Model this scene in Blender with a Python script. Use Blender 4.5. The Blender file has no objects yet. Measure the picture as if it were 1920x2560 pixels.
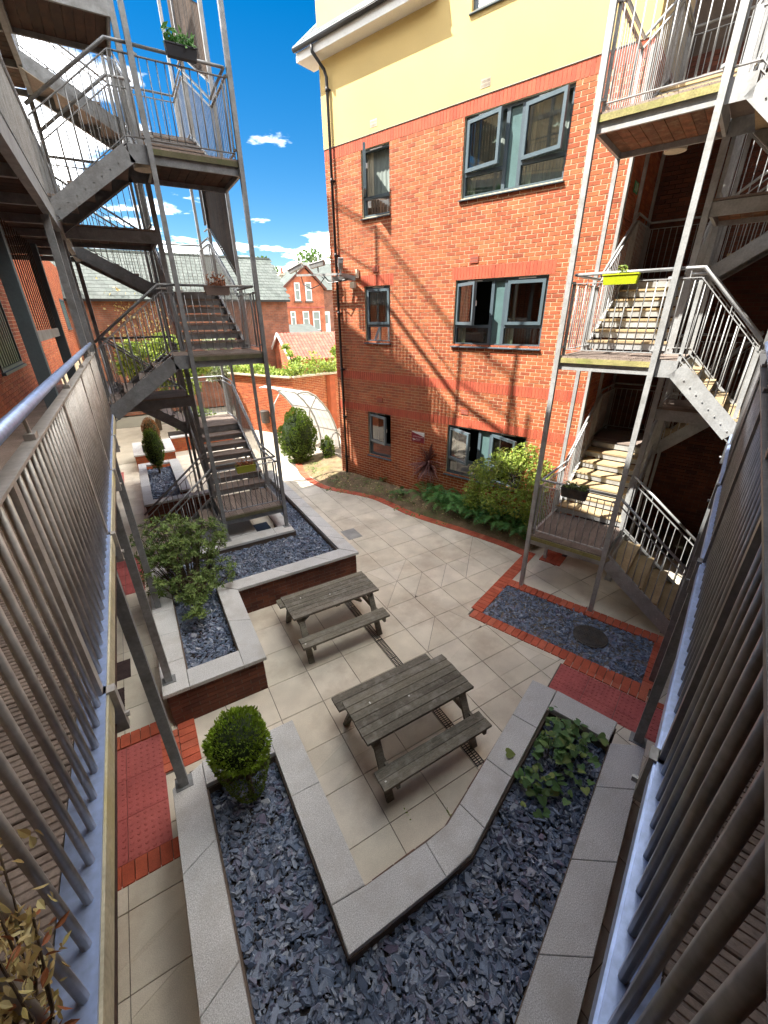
import bpy, math, random
import numpy as np
from math import sin, cos, pi, radians, sqrt, atan2, hypot
from mathutils import Vector, Matrix
random.seed(7); NR = np.random.default_rng(11)
S = bpy.context.scene
COL = S.collection

# ---------------------------------------------------------------- camera
EYE = 4.88
def cam_setup():
    p, r, u = radians(25.505), radians(.722), radians(59.8)
    fw = Vector((0, cos(p), -sin(p))); rt = Vector((1, 0, 0)); dn = fw.cross(rt)
    rt2 = cos(r)*rt + sin(r)*dn; dn2 = -sin(r)*rt + cos(r)*dn
    ux = Vector((sin(u), cos(u), 0)); wy = Vector((sin(u-pi/2), cos(u-pi/2), 0))
    cv = lambda v: Vector((v.dot(ux), v.dot(wy), v.z))
    R, D, F = cv(rt2), cv(dn2), cv(fw)
    c = bpy.data.cameras.new('camera'); o = bpy.data.objects.new('camera', c); COL.objects.link(o)
    M = Matrix(((R.x, -D.x, -F.x, 0), (R.y, -D.y, -F.y, 0), (R.z, -D.z, -F.z, EYE), (0, 0, 0, 1)))
    o.matrix_world = M
    c.sensor_fit = 'VERTICAL'; c.sensor_height = 36; c.lens = 1030.03/2560*36
    c.clip_start = .02; c.clip_end = 3000
    S.camera = o
cam_setup()

# ---------------------------------------------------------------- sky, sun, exposure
LIGHT = Vector((1.194, -.349, -1.75)).normalized()          # direction the sunlight travels
SUN_EL = math.asin(-LIGHT.z)
SUN_AZ = atan2(-LIGHT.x, -LIGHT.y)                           # clockwise from +Y
def world_setup():
    w = bpy.data.worlds.new('World'); S.world = w; w.use_nodes = True
    nt = w.node_tree; N = nt.nodes; L = nt.links; N.clear()
    out = N.new('ShaderNodeOutputWorld'); bg = N.new('ShaderNodeBackground')
    sky = N.new('ShaderNodeTexSky'); sky.sky_type = 'NISHITA'; sky.sun_disc = False
    sky.sun_elevation = SUN_EL; sky.sun_rotation = SUN_AZ
    sky.air_density = 1.0; sky.dust_density = .1; sky.ozone_density = 2.2
    hs = N.new('ShaderNodeHueSaturation'); hs.inputs['Saturation'].default_value = 1.5; hs.inputs['Value'].default_value = .16
    L.new(sky.outputs[0], hs.inputs['Color'])
    # flat cloud layer, offset picked to mass bright fill cloud overhead, outside the view
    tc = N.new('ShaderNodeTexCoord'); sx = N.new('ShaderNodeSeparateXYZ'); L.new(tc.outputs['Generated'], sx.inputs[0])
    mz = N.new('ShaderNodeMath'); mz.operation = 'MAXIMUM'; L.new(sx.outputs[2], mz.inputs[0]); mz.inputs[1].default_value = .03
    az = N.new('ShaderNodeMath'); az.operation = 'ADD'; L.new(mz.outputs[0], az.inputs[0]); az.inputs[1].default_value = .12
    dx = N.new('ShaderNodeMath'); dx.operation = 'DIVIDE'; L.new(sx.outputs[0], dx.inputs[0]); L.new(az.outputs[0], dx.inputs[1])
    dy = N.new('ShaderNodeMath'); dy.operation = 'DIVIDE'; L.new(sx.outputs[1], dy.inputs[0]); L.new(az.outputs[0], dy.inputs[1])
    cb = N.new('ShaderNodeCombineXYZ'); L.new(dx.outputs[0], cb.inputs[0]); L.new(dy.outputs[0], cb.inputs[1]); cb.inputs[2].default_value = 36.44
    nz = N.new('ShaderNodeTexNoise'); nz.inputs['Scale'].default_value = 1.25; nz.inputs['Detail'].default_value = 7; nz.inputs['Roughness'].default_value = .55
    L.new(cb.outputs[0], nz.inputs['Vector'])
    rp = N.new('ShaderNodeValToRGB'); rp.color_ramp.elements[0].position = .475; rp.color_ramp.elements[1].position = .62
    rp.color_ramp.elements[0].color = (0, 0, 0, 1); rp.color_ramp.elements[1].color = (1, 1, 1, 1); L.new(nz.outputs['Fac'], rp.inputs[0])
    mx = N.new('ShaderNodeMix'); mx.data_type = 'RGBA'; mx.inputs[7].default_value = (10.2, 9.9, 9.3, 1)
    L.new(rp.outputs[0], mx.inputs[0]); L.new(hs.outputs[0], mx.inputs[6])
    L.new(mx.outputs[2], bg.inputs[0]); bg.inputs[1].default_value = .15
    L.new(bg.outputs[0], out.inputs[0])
    s = bpy.data.lights.new('sun', 'SUN'); s.energy = 2.0; s.angle = radians(.6); s.color = (1, .95, .86)
    so = bpy.data.objects.new('sun', s); COL.objects.link(so); so.location = (-20, 5, 40)
    so.rotation_euler = LIGHT.to_track_quat('-Z', 'Y').to_euler()
    v = S.view_settings; v.view_transform = 'Standard'; v.look = 'None'; v.gamma = 1; v.use_curve_mapping = False
    v.exposure = 2.95
    S.cycles.max_bounces = 7; S.cycles.diffuse_bounces = 4; S.cycles.transparent_max_bounces = 12
    S.cycles.use_denoising = True; S.cycles.sample_clamp_indirect = 8
world_setup()

# ---------------------------------------------------------------- frames
A20 = radians(20.2)
E1 = (-sin(A20), cos(A20)); E2 = (cos(A20), sin(A20))        # facade direction, and into the building
def TL(x, y, z): return (x, y, z)                            # west side of the court: plain axes
def TR(x, y, z): return (E1[0]*x + E2[0]*y, E1[1]*x + E2[1]*y, z)   # east side: x along facade, y away

# ---------------------------------------------------------------- materials
def new_mat(name):
    m = bpy.data.materials.new(name); m.use_nodes = True
    nt = m.node_tree; b = nt.nodes['Principled BSDF']; return m, nt.nodes, nt.links, b
def rnd_value(N, L):
    at = N.new('ShaderNodeAttribute'); at.attribute_name = 'rnd'
    oi = N.new('ShaderNodeObjectInfo')
    a = N.new('ShaderNodeMath'); a.operation = 'ADD'; L.new(at.outputs['Fac'], a.inputs[0]); L.new(oi.outputs['Random'], a.inputs[1])
    f = N.new('ShaderNodeMath'); f.operation = 'FRACT'; L.new(a.outputs[0], f.inputs[0]); return f.outputs[0]
def ramp(N, L, fac, cols):
    r = N.new('ShaderNodeValToRGB'); e = r.color_ramp.elements
    while len(e) < len(cols): e.new(.5)
    for i, c in enumerate(cols): e[i].position = i/(len(cols)-1); e[i].color = (*c, 1)
    L.new(fac, r.inputs[0]); return r.outputs[0]
def mat(name, cols, rough=.7, metal=0, scale=3, amount=.35, fine=60, fineamt=.12, bump=.15, bscale=None, stretch=None, spec=.4, stain=None, stainscale=1.2):
    """cols: per-piece tones picked by random; overlaid with two noises; optional darker stains"""
    m, N, L, b = new_mat(name)
    geo = N.new('ShaderNodeNewGeometry')
    pos = geo.outputs['Position']
    if stretch:
        mp = N.new('ShaderNodeMapping'); mp.inputs['Scale'].default_value = stretch; L.new(pos, mp.inputs[0]); pos = mp.outputs[0]
    if len(cols) > 1: col = ramp(N, L, rnd_value(N, L), cols)
    else:
        rgb = N.new('ShaderNodeRGB'); rgb.outputs[0].default_value = (*cols[0], 1); col = rgb.outputs[0]
    for sc, am in ((scale, amount), (fine, fineamt)):
        if am <= 0: continue
        n = N.new('ShaderNodeTexNoise'); n.inputs['Scale'].default_value = sc; n.inputs['Detail'].default_value = 4; L.new(pos, n.inputs['Vector'])
        mr = N.new('ShaderNodeMapRange'); mr.inputs[1].default_value = .25; mr.inputs[2].default_value = .75
        mr.inputs[3].default_value = 1-am; mr.inputs[4].default_value = 1+am; L.new(n.outputs['Fac'], mr.inputs[0])
        mu = N.new('ShaderNodeMix'); mu.data_type = 'RGBA'; mu.blend_type = 'MULTIPLY'; mu.inputs[0].default_value = 1
        L.new(col, mu.inputs[6]); L.new(mr.outputs[0], mu.inputs[7]); col = mu.outputs[2]
    if stain:
        n = N.new('ShaderNodeTexNoise'); n.inputs['Scale'].default_value = stainscale; n.inputs['Detail'].default_value = 6; n.inputs['Roughness'].default_value = .65
        L.new(geo.outputs['Position'], n.inputs['Vector'])
        mr = N.new('ShaderNodeMapRange'); mr.inputs[1].default_value = .5; mr.inputs[2].default_value = .72; mr.inputs[4].default_value = .75; L.new(n.outputs['Fac'], mr.inputs[0])
        mu = N.new('ShaderNodeMix'); mu.data_type = 'RGBA'; L.new(mr.outputs[0], mu.inputs[0]); L.new(col, mu.inputs[6]); mu.inputs[7].default_value = (*stain, 1); col = mu.outputs[2]
    L.new(col, b.inputs['Base Color'])
    b.inputs['Roughness'].default_value = rough; b.inputs['Metallic'].default_value = metal; b.inputs['Specular IOR Level'].default_value = spec
    if bump:
        n = N.new('ShaderNodeTexNoise'); n.inputs['Scale'].default_value = bscale or fine; n.inputs['Detail'].default_value = 3; L.new(pos, n.inputs['Vector'])
        bu = N.new('ShaderNodeBump'); bu.inputs['Strength'].default_value = bump; bu.inputs['Distance'].default_value = .01
        L.new(n.outputs['Fac'], bu.inputs['Height']); L.new(bu.outputs[0], b.inputs['Normal'])
    return m
def leafmat(name, cols, trans=.25, rough=.5):
    m, N, L, b = new_mat(name)
    c = ramp(N, L, rnd_value(N, L), cols); L.new(c, b.inputs['Base Color']); b.inputs['Roughness'].default_value = rough
    b.inputs['Specular IOR Level'].default_value = .35
    t = N.new('ShaderNodeBsdfTranslucent'); L.new(c, t.inputs['Color'])
    mx = N.new('ShaderNodeMixShader'); mx.inputs[0].default_value = trans
    L.new(b.outputs[0], mx.inputs[1]); L.new(t.outputs[0], mx.inputs[2]); L.new(mx.outputs[0], N['Material Output'].inputs[0])
    return m
def glassmat(name, tint=(.46, .56, .53), refl=.10):
    m, N, L, b = new_mat(name)
    tr = N.new('ShaderNodeBsdfTransparent'); tr.inputs[0].default_value = (*tint, 1)
    gl = N.new('ShaderNodeBsdfGlossy'); gl.inputs['Roughness'].default_value = .02
    fr = N.new('ShaderNodeFresnel'); fr.inputs[0].default_value = 1.6
    ad = N.new('ShaderNodeMath'); ad.operation = 'ADD'; ad.inputs[1].default_value = refl; L.new(fr.outputs[0], ad.inputs[0])
    mx = N.new('ShaderNodeMixShader'); L.new(ad.outputs[0], mx.inputs[0]); L.new(tr.outputs[0], mx.inputs[1]); L.new(gl.outputs[0], mx.inputs[2])
    L.new(mx.outputs[0], N['Material Output'].inputs[0]); return m

M = {}
M['brick'] = mat('red_brick', [(.27, .065, .03), (.38, .098, .038), (.44, .122, .046), (.33, .078, .034), (.41, .14, .055)], .85, scale=5, amount=.2, fine=90, fineamt=.22, bump=.35)
M['soldier'] = mat('smooth_red_brick', [(.40, .075, .04), (.46, .10, .05), (.43, .085, .045)], .8, scale=5, amount=.15, fine=90, fineamt=.15, bump=.25)
M['mortar'] = mat('cream_mortar', [(.72, .60, .40)], .95, scale=4, amount=.2, fine=120, fineamt=.2, bump=.3)
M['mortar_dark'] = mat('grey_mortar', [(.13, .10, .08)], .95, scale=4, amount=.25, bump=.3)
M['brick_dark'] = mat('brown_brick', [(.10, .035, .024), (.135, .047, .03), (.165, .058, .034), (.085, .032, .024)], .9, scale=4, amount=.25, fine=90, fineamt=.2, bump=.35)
M['paver'] = mat('red_paver', [(.42, .085, .045), (.50, .115, .06), (.46, .10, .055), (.54, .15, .085)], .85, scale=6, amount=.2, fine=90, fineamt=.2, bump=.3)
M['tactile'] = mat('red_tactile', [(.42, .105, .10), (.47, .125, .115)], .85, scale=3, amount=.2, fine=70, fineamt=.15, bump=.25)
M['render'] = mat('cream_render', [(.58, .43, .18)], .9, scale=.8, amount=.06, fine=150, fineamt=.07, bump=.25, bscale=220)
M['slab'] = mat('paving_slab', [(.60, .545, .445), (.66, .605, .495), (.62, .575, .475), (.69, .635, .535), (.61, .55, .45)], .85, scale=2.2, amount=.16, fine=140, fineamt=.16, bump=.2, stain=(.40, .32, .24), stainscale=.9)
M['joint'] = mat('paving_joint', [(.13, .11, .09)], .95, scale=6, amount=.4, bump=.4)
M['coping'] = mat('granite_coping', [(.50, .51, .515), (.56, .56, .56), (.53, .535, .53)], .75, scale=2.5, amount=.1, fine=130, fineamt=.5, bump=.2, stain=(.40, .385, .36), stainscale=2.2)
M['slate'] = mat('slate_chip', [(.07, .10, .155), (.15, .20, .29), (.09, .12, .19), (.20, .255, .36), (.14, .125, .19), (.26, .31, .40), (.08, .115, .185), (.20, .22, .28), (.13, .175, .265), (.38, .42, .48)], .33, scale=20, amount=.2, fine=150, fineamt=.15, bump=.3, spec=.5)  # bluer and paler flakes put sky sheen and highlights into the colour
M['soil_dark'] = mat('planter_soil', [(.03, .025, .022)], .95, scale=20, amount=.4, bump=.5)
M['soil'] = mat('garden_soil', [(.20, .145, .085)], .95, scale=4, amount=.4, fine=50, fineamt=.4, bump=1, bscale=25, stain=(.11, .15, .04), stainscale=1.6)
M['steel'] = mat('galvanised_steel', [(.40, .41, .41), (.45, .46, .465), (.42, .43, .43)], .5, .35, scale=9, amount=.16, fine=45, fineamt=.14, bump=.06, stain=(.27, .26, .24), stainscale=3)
M['steel_dk'] = mat('shaded_steel', [(.235, .245, .255), (.28, .29, .30)], .5, .35, scale=9, amount=.2, fine=45, fineamt=.15, bump=.08, stain=(.15, .14, .13), stainscale=4)  # same galvanised steel, with the left side's shade put into the colour
M['railtan'] = mat('tan_weathered_steel', [(.42, .40, .375), (.48, .455, .43)], .42, .4, scale=9, amount=.2, fine=45, fineamt=.15, bump=.08, stain=(.28, .24, .20), stainscale=4)
M['raildark'] = mat('dark_weathered_steel', [(.19, .19, .195), (.24, .24, .245)], .36, .55, scale=9, amount=.2, fine=45, fineamt=.15, bump=.08)
M['deckchan'] = mat('edge_channel', [(.36, .46, .72)], .35, .5, scale=8, amount=.15, fine=40, fineamt=.15, bump=.06)
M['paleboard'] = mat('pale_edge_board', [(.46, .42, .30)], .9, scale=5, amount=.25, fine=60, fineamt=.2, bump=.3, stain=(.50, .42, .16), stainscale=2)
M['mossy'] = mat('mossy_timber', [(.30, .27, .10), (.34, .30, .14)], .9, scale=7, amount=.3, fine=60, fineamt=.25, bump=.3, stain=(.17, .22, .04), stainscale=4)
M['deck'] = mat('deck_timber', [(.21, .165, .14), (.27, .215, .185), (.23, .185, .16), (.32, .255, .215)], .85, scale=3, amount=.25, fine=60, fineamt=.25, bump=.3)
M['decklit'] = mat('sunlit_timber', [(.40, .30, .17), (.46, .35, .20), (.36, .27, .16)], .85, scale=3, amount=.2, fine=60, fineamt=.2, bump=.25)  # lighter copy of the deck timber, sunlight put into the colour
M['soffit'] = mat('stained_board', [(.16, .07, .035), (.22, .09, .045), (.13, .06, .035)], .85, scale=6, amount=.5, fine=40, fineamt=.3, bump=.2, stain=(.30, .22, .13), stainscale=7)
M['soffit_dk'] = mat('shaded_board', [(.05, .026, .016), (.07, .035, .022), (.04, .022, .015)], .85, scale=6, amount=.5, fine=40, fineamt=.3, bump=.2)  # same soffit boards, darkened to carry the left side's shade
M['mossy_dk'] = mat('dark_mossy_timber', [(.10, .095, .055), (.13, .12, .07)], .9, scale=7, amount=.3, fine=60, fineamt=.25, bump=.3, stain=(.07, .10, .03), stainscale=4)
M['slat'] = mat('dark_cladding', [(.045, .027, .018), (.075, .046, .03), (.026, .017, .012), (.06, .038, .026)], .85, scale=4, amount=.3, fine=60, fineamt=.2, bump=.3)
M['table'] = mat('weathered_timber', [(.135, .125, .10), (.19, .175, .14), (.11, .10, .08), (.21, .19, .155), (.16, .15, .11)], .85, scale=2.2, amount=.3, fine=24, fineamt=.5, bump=.6, stretch=(1, 10, 10), stain=(.30, .29, .26), stainscale=7)
M['anth'] = mat('anthracite_frame', [(.075, .105, .125)], .42, 0, scale=5, amount=.1, bump=0, spec=.5)
M['anth_dk'] = mat('anthracite_sash', [(.085, .12, .14)], .42, 0, scale=5, amount=.1, bump=0, spec=.5)
M['teal'] = mat('spandrel_panel', [(.10, .17, .17)], .3, 0, scale=3, amount=.15, bump=0)
M['glass'] = glassmat('window_glass')
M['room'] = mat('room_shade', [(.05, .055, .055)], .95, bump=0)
M['net'] = mat('net_curtain', [(.24, .28, .26)], .95, scale=3, amount=.25, stretch=(30, 30, 1.5), bump=.3, bscale=2)
M['curtain'] = mat('cream_curtain', [(.62, .58, .44)], .95, scale=3, amount=.15, stretch=(20, 20, 1), bump=.3)
M['black'] = mat('black_plastic', [(.014, .014, .015)], .4, 0, bump=0)
M['white'] = mat('white_paint', [(.74, .74, .72)], .5, 0, scale=3, amount=.06, bump=.03)
M['grey'] = mat('grey_plastic', [(.28, .28, .27)], .5, 0, bump=0)
M['lamp'] = mat('opal_diffuser', [(.70, .64, .50)], .4, 0, bump=0)
M['roofslate'] = mat('roof_slate', [(.15, .18, .19), (.20, .23, .24), (.175, .21, .20), (.22, .25, .255)], .7, scale=5, amount=.25, fine=40, fineamt=.2, bump=.2)
M['farslate'] = mat('far_slate', [(.075, .088, .08), (.10, .112, .104), (.086, .10, .09)], .8, scale=2, amount=.25, fine=20, fineamt=.2, bump=.2)
M['lead'] = mat('lead_edge', [(.36, .38, .38)], .6, .2, bump=.05)
M['lime'] = mat('lime_plastic', [(.50, .58, .02)], .4, 0, scale=4, amount=.06, bump=0)
M['olive'] = mat('olive_plastic', [(.36, .38, .04)], .45, 0, scale=4, amount=.08, bump=0)
M['taupe'] = mat('taupe_plastic', [(.20, .15, .13)], .55, 0, bump=.03)
M['darkbox'] = mat('charcoal_plastic', [(.025, .027, .035)], .5, 0, bump=0)
M['iron'] = mat('cast_iron', [(.075, .068, .062)], .7, .3, scale=12, amount=.4, bump=.3, stain=(.13, .09, .06), stainscale=8)
M['rubber'] = mat('rubber_mat', [(.055, .035, .035)], .85, scale=10, amount=.3, bump=.2)
M['maroon'] = mat('maroon_sign', [(.22, .015, .03)], .35, 0, scale=2, amount=.06, bump=0)
M['green'] = mat('green_sign', [(.0, .32, .14)], .4, 0, bump=0)
M['signpale'] = mat('photoluminescent_sign', [(.66, .78, .55)], .4, 0, bump=0)
M['poly'] = None
M['tile'] = mat('clay_tile', [(.36, .10, .075), (.42, .13, .09), (.32, .085, .065)], .8, scale=3, amount=.2, bump=.2)
M['oldbrick'] = mat('far_brick', [(.30, .10, .055)], .9, scale=2, amount=.25, fine=14, fineamt=.3, bump=.3)
M['trunk'] = mat('bark', [(.10, .075, .05)], .95, scale=12, amount=.35, bump=.6)
M['stonepale'] = mat('pale_stone', [(.50, .44, .34)], .9, bump=.2)
M['concrete'] = mat('concrete', [(.36, .34, .31)], .9, scale=2, amount=.2, bump=.3)
M['ground'] = mat('ground_earth', [(.20, .19, .15)], .95, scale=.4, amount=.3, bump=.2)
M['asphalt'] = mat('pale_asphalt', [(.42, .38, .31)], .95, scale=2, amount=.15, fine=80, fineamt=.2, bump=.2)
M['l_fern'] = leafmat('fern_leaf', [(.06, .17, .04), (.10, .25, .06), (.14, .32, .09), (.07, .20, .08)])
M['l_yel'] = leafmat('bright_leaf', [(.22, .31, .04), (.32, .41, .06), (.15, .25, .04), (.40, .45, .10), (.10, .17, .035)])
M['l_rhodo'] = leafmat('rhododendron_leaf', [(.09, .15, .04), (.15, .23, .06), (.21, .29, .08), (.07, .11, .035), (.26, .33, .11)])
M['l_box'] = leafmat('topiary_leaf', [(.15, .25, .015), (.24, .37, .03), (.34, .47, .05), (.10, .17, .015)])
M['l_boxd'] = leafmat('conifer_leaf', [(.07, .12, .018), (.12, .19, .025), (.17, .25, .04), (.05, .08, .015)])
M['l_brown'] = leafmat('brown_conifer_leaf', [(.28, .13, .05), (.34, .17, .07), (.20, .10, .04)])
M['l_cord'] = leafmat('cordyline_leaf', [(.20, .095, .09), (.28, .14, .125), (.13, .06, .06), (.36, .20, .18)], .12, .4)
M['l_ivy'] = leafmat('epimedium_leaf', [(.09, .19, .06), (.13, .25, .09), (.07, .14, .045), (.18, .29, .10), (.22, .26, .07)], .2)
M['l_dry'] = leafmat('dried_leaf', [(.50, .38, .16), (.60, .50, .25), (.42, .29, .12), (.56, .48, .18), (.68, .60, .34)], .3)
M['l_rust'] = leafmat('rust_leaf', [(.26, .08, .03), (.32, .12, .05)], .2)
M['l_tree'] = leafmat('tree_leaf', [(.06, .12, .02), (.10, .18, .03), (.14, .23, .05)])
M['l_white'] = leafmat('blossom_leaf', [(.62, .64, .52), (.45, .52, .32), (.20, .30, .08), (.70, .70, .60)])
M['l_red'] = leafmat('red_flower', [(.60, .05, .03), (.50, .08, .05)])
def poly_mat():
    m, N, L, b = new_mat('polycarbonate')
    b.inputs['Base Color'].default_value = (.62, .62, .60, 1); b.inputs['Roughness'].default_value = .25
    tr = N.new('ShaderNodeBsdfTranslucent'); tr.inputs[0].default_value = (.8, .8, .78, 1)
    mx = N.new('ShaderNodeMixShader'); mx.inputs[0].default_value = .5
    L.new(b.outputs[0], mx.inputs[1]); L.new(tr.outputs[0], mx.inputs[2]); L.new(mx.outputs[0], N['Material Output'].inputs[0]); return m
M['poly'] = poly_mat()

# ---------------------------------------------------------------- mesh helpers
class MB:
    def __init__(s): s.v = []; s.f = []; s.r = []
    def add(s, vs, fs, r=None):
        b = len(s.v); s.v += [tuple(q) for q in vs]; s.f += [tuple(i+b for i in f) for f in fs]
        s.r += [random.random() if r is None else r]*len(fs); return s
    def hexa(s, p, r=None):   # 8 corners: bottom ring then top ring
        return s.add(p, [(3, 2, 1, 0), (4, 5, 6, 7), (0, 1, 5, 4), (1, 2, 6, 5), (2, 3, 7, 6), (3, 0, 4, 7)], r)
    def box(s, a, b, T=TL, r=None):
        x0, y0, z0 = a; x1, y1, z1 = b
        return s.hexa([T(*q) for q in ((x0, y0, z0), (x1, y0, z0), (x1, y1, z0), (x0, y1, z0), (x0, y0, z1), (x1, y0, z1), (x1, y1, z1), (x0, y1, z1))], r)
    def beam(s, p, q, w, h, T=TL, up=(0, 0, 1), r=None):
        p = Vector(T(*p)); q = Vector(T(*q)); d = (q-p).normalized(); u = Vector(up)
        if abs(d.dot(u)) > .95: u = Vector((1, 0, 0)) if T is TL else Vector((E2[0], E2[1], 0))
        sd = d.cross(u).normalized(); n = sd.cross(d).normalized()
        c = []
        for e in (p, q):
            for a, b in ((-1, -1), (1, -1), (1, 1), (-1, 1)): c.append(e + sd*(a*w/2) + n*(b*h/2))
        return s.add(c, [(0, 1, 2, 3), (7, 6, 5, 4), (0, 4, 5, 1), (1, 5, 6, 2), (2, 6, 7, 3), (3, 7, 4, 0)], r)
    def tube(s, pts, rad, n=8, T=TL, cap=True, r=None):
        P = [Vector(T(*q)) for q in pts]; rings = []
        rads = rad if isinstance(rad, (list, tuple)) else [rad]*len(P)
        ref = None
        for i, p in enumerate(P):
            d = (P[min(i+1, len(P)-1)] - P[max(i-1, 0)]).normalized()
            if ref is None or abs(ref.dot(d)) > .9: ref = Vector((0, 0, 1)) if abs(d.z) < .9 else Vector((1, 0, 0))
            u = d.cross(ref).normalized(); w = d.cross(u)
            rings.append([p + (u*cos(2*pi*k/n) + w*sin(2*pi*k/n))*rads[i] for k in range(n)])
        vs = [q for g in rings for q in g]; fs = []
        for i in range(len(P)-1):
            for k in range(n): a = i*n+k; b = i*n+(k+1) % n; fs.append((a, b, b+n, a+n))
        if cap: fs += [tuple(range(n))[::-1], tuple(range((len(P)-1)*n, len(P)*n))]
        return s.add(vs, fs, r)
    def prism(s, poly, z0, z1, T=TL, r=None, ch=0):
        n = len(poly); vs = [T(x, y, z0) for x, y in poly] + [T(x, y, z1-ch) for x, y in poly]
        fs = [tuple(range(n))[::-1]] + [(i, (i+1) % n, n+(i+1) % n, n+i) for i in range(n)]
        if ch:
            cx = sum(p[0] for p in poly)/n; cy = sum(p[1] for p in poly)/n
            for x, y in poly:
                l = hypot(x-cx, y-cy) or 1; k = 1-1.2*ch/l; vs.append(T(cx+(x-cx)*k, cy+(y-cy)*k, z1))
            fs += [(n+i, n+(i+1) % n, 2*n+(i+1) % n, 2*n+i) for i in range(n)] + [tuple(range(2*n, 3*n))]
        else: fs.append(tuple(range(n, 2*n)))
        return s.add(vs, fs, r)
    def mesh(s, name, off=(0, 0, 0), mat=None):
        me = bpy.data.meshes.new(name)
        me.from_pydata([(x-off[0], y-off[1], z-off[2]) for x, y, z in s.v], [], s.f)
        if len(s.f) > 12:
            a = me.attributes.new('rnd', 'FLOAT', 'FACE'); a.data.foreach_set('value', np.array(s.r, np.float32))
        if mat: me.materials.append(mat)
        me.update(); return me
def wloc(p):
    v = Vector((0, 0, 0))
    while p is not None: v += p.location; p = p.parent
    return v
def obj(name, me, parent=None, loc=(0, 0, 0), rz=0, scale=None, mw=None):
    o = bpy.data.objects.new(name, me); COL.objects.link(o)
    if parent is not None: o.parent = parent
    o.location = loc
    if mw is not None: o.matrix_local = mw
    else:
        if rz: o.rotation_euler = (0, 0, rz)
        if scale: o.scale = scale
    return o
def part(name, mb, m, parent, label=None, kind=None, smooth=False):
    me = mb.mesh(name, wloc(parent), m)
    if smooth: me.shade_smooth()
    o = obj(name, me, parent)
    if label: o['label'] = label
    if kind: o['kind'] = kind
    return o
def tag(o, label, cat, group=None):
    o['label'] = label; o['category'] = cat
    if group: o['group'] = group
    return o
def thing(name, label, cat, loc=(0, 0, 0), group=None):
    return tag(obj(name, None, None, loc), label, cat, group)
def solo(name, mb, m, label, cat, loc, group=None):
    return tag(obj(name, mb.mesh(name, loc, m), None, loc), label, cat, group)
def struct(name, mb, m):
    o = obj(name, mb.mesh(name, (0, 0, 0), m)); o['kind'] = 'structure'; return o
UNIT = {}
def ubox(m):
    if ('b', m) not in UNIT: UNIT['b', m] = MB().box((-.5, -.5, -.5), (.5, .5, .5), r=0).mesh('unit_box', mat=M[m])
    return UNIT['b', m]
def ubar(m, r=.008):
    k = ('r', m, r)
    if k not in UNIT:
        UNIT[k] = MB().tube([(0, 0, 0), (0, 0, 1)], r, 8, r=0).mesh('unit_bar', mat=M[m]); UNIT[k].shade_smooth()
    return UNIT[k]
def piece(name, me, parent, loc, rz=0, scale=None):
    w = wloc(parent); return obj(name, me, parent, (loc[0]-w.x, loc[1]-w.y, loc[2]-w.z), rz, scale)
RZ = {TL: 0, TR: A20 + pi/2}     # rotation that turns local x onto frame x (TR is mirrored, pieces are symmetric)
def arr_mesh(name, V, Fn, nper, rnd, m, off=(0, 0, 0)):
    """V (n,3) array; Fn: list of faces as int array (f,k) ; rnd per face"""
    me = bpy.data.meshes.new(name); V = V - np.array(off)
    me.vertices.add(len(V)); me.vertices.foreach_set('co', V.astype(np.float32).ravel())
    tot = sum(len(f)*f.shape[1] for f in Fn); nf = sum(len(f) for f in Fn)
    me.loops.add(tot); me.polygons.add(nf)
    me.loops.foreach_set('vertex_index', np.concatenate([f.ravel() for f in Fn]).astype(np.int32))
    st = []; c = 0
    for f in Fn: st.append(c + np.arange(len(f))*f.shape[1]); c += f.size
    me.polygons.foreach_set('loop_start', np.concatenate(st).astype(np.int32))
    a = me.attributes.new('rnd', 'FLOAT', 'FACE'); a.data.foreach_set('value', np.asarray(rnd, np.float32))
    me.materials.append(m); me.update(calc_edges=True); me.validate(); me.shade_flat(); return me
def rot_basis(n, tilt=None, up=None):
    """n random orthonormal bases; up: (n,3) preferred normal blended by tilt"""
    a = NR.normal(size=(n, 3))
    if up is not None: a = up + a*tilt
    a /= np.linalg.norm(a, axis=1, keepdims=True)
    b = NR.normal(size=(n, 3)); b -= (b*a).sum(1, keepdims=True)*a; b /= np.linalg.norm(b, axis=1, keepdims=True)
    return a, b, np.cross(a, b)
def leaves_mesh(name, C, m, size=.04, asp=.5, nrm=None, tilt=1.0, axis=None, off=(0, 0, 0), jitter=.35):
    """leaf-shaped folded quads at points C"""
    n = len(C); a, b, c = rot_basis(n, tilt, nrm)
    if axis is not None:
        b = axis + NR.normal(size=(n, 3))*.25; b /= np.linalg.norm(b, axis=1, keepdims=True)
        a -= (a*b).sum(1, keepdims=True)*b; a /= np.linalg.norm(a, axis=1, keepdims=True); c = np.cross(a, b)
    s = size*(1 + jitter*NR.normal(size=(n, 1))).clip(.4, 1.8); w = s*asp
    base = C - b*s*.5; tip = C + b*s*.5; l = C + c*w*.5 + a*s*.08; r = C - c*w*.5 + a*s*.08
    V = np.stack([base, l, tip, r], 1).reshape(-1, 3); i = np.arange(n)[:, None]*4
    F = np.concatenate([i+[0, 1, 2], i+[0, 2, 3]], 0)
    rn = NR.random(n); return arr_mesh(name, V, [F], 4, np.concatenate([rn, rn]), m, off)
def in_poly(P, poly):
    x, y = P[:, 0], P[:, 1]; ins = np.zeros(len(P), bool); n = len(poly)
    for i in range(n):
        (x1, y1), (x2, y2) = poly[i], poly[(i+1) % n]
        c = ((y1 > y) != (y2 > y)) & (x < (x2-x1)*(y-y1)/((y2-y1) or 1e-9)+x1); ins ^= c
    return ins
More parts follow.
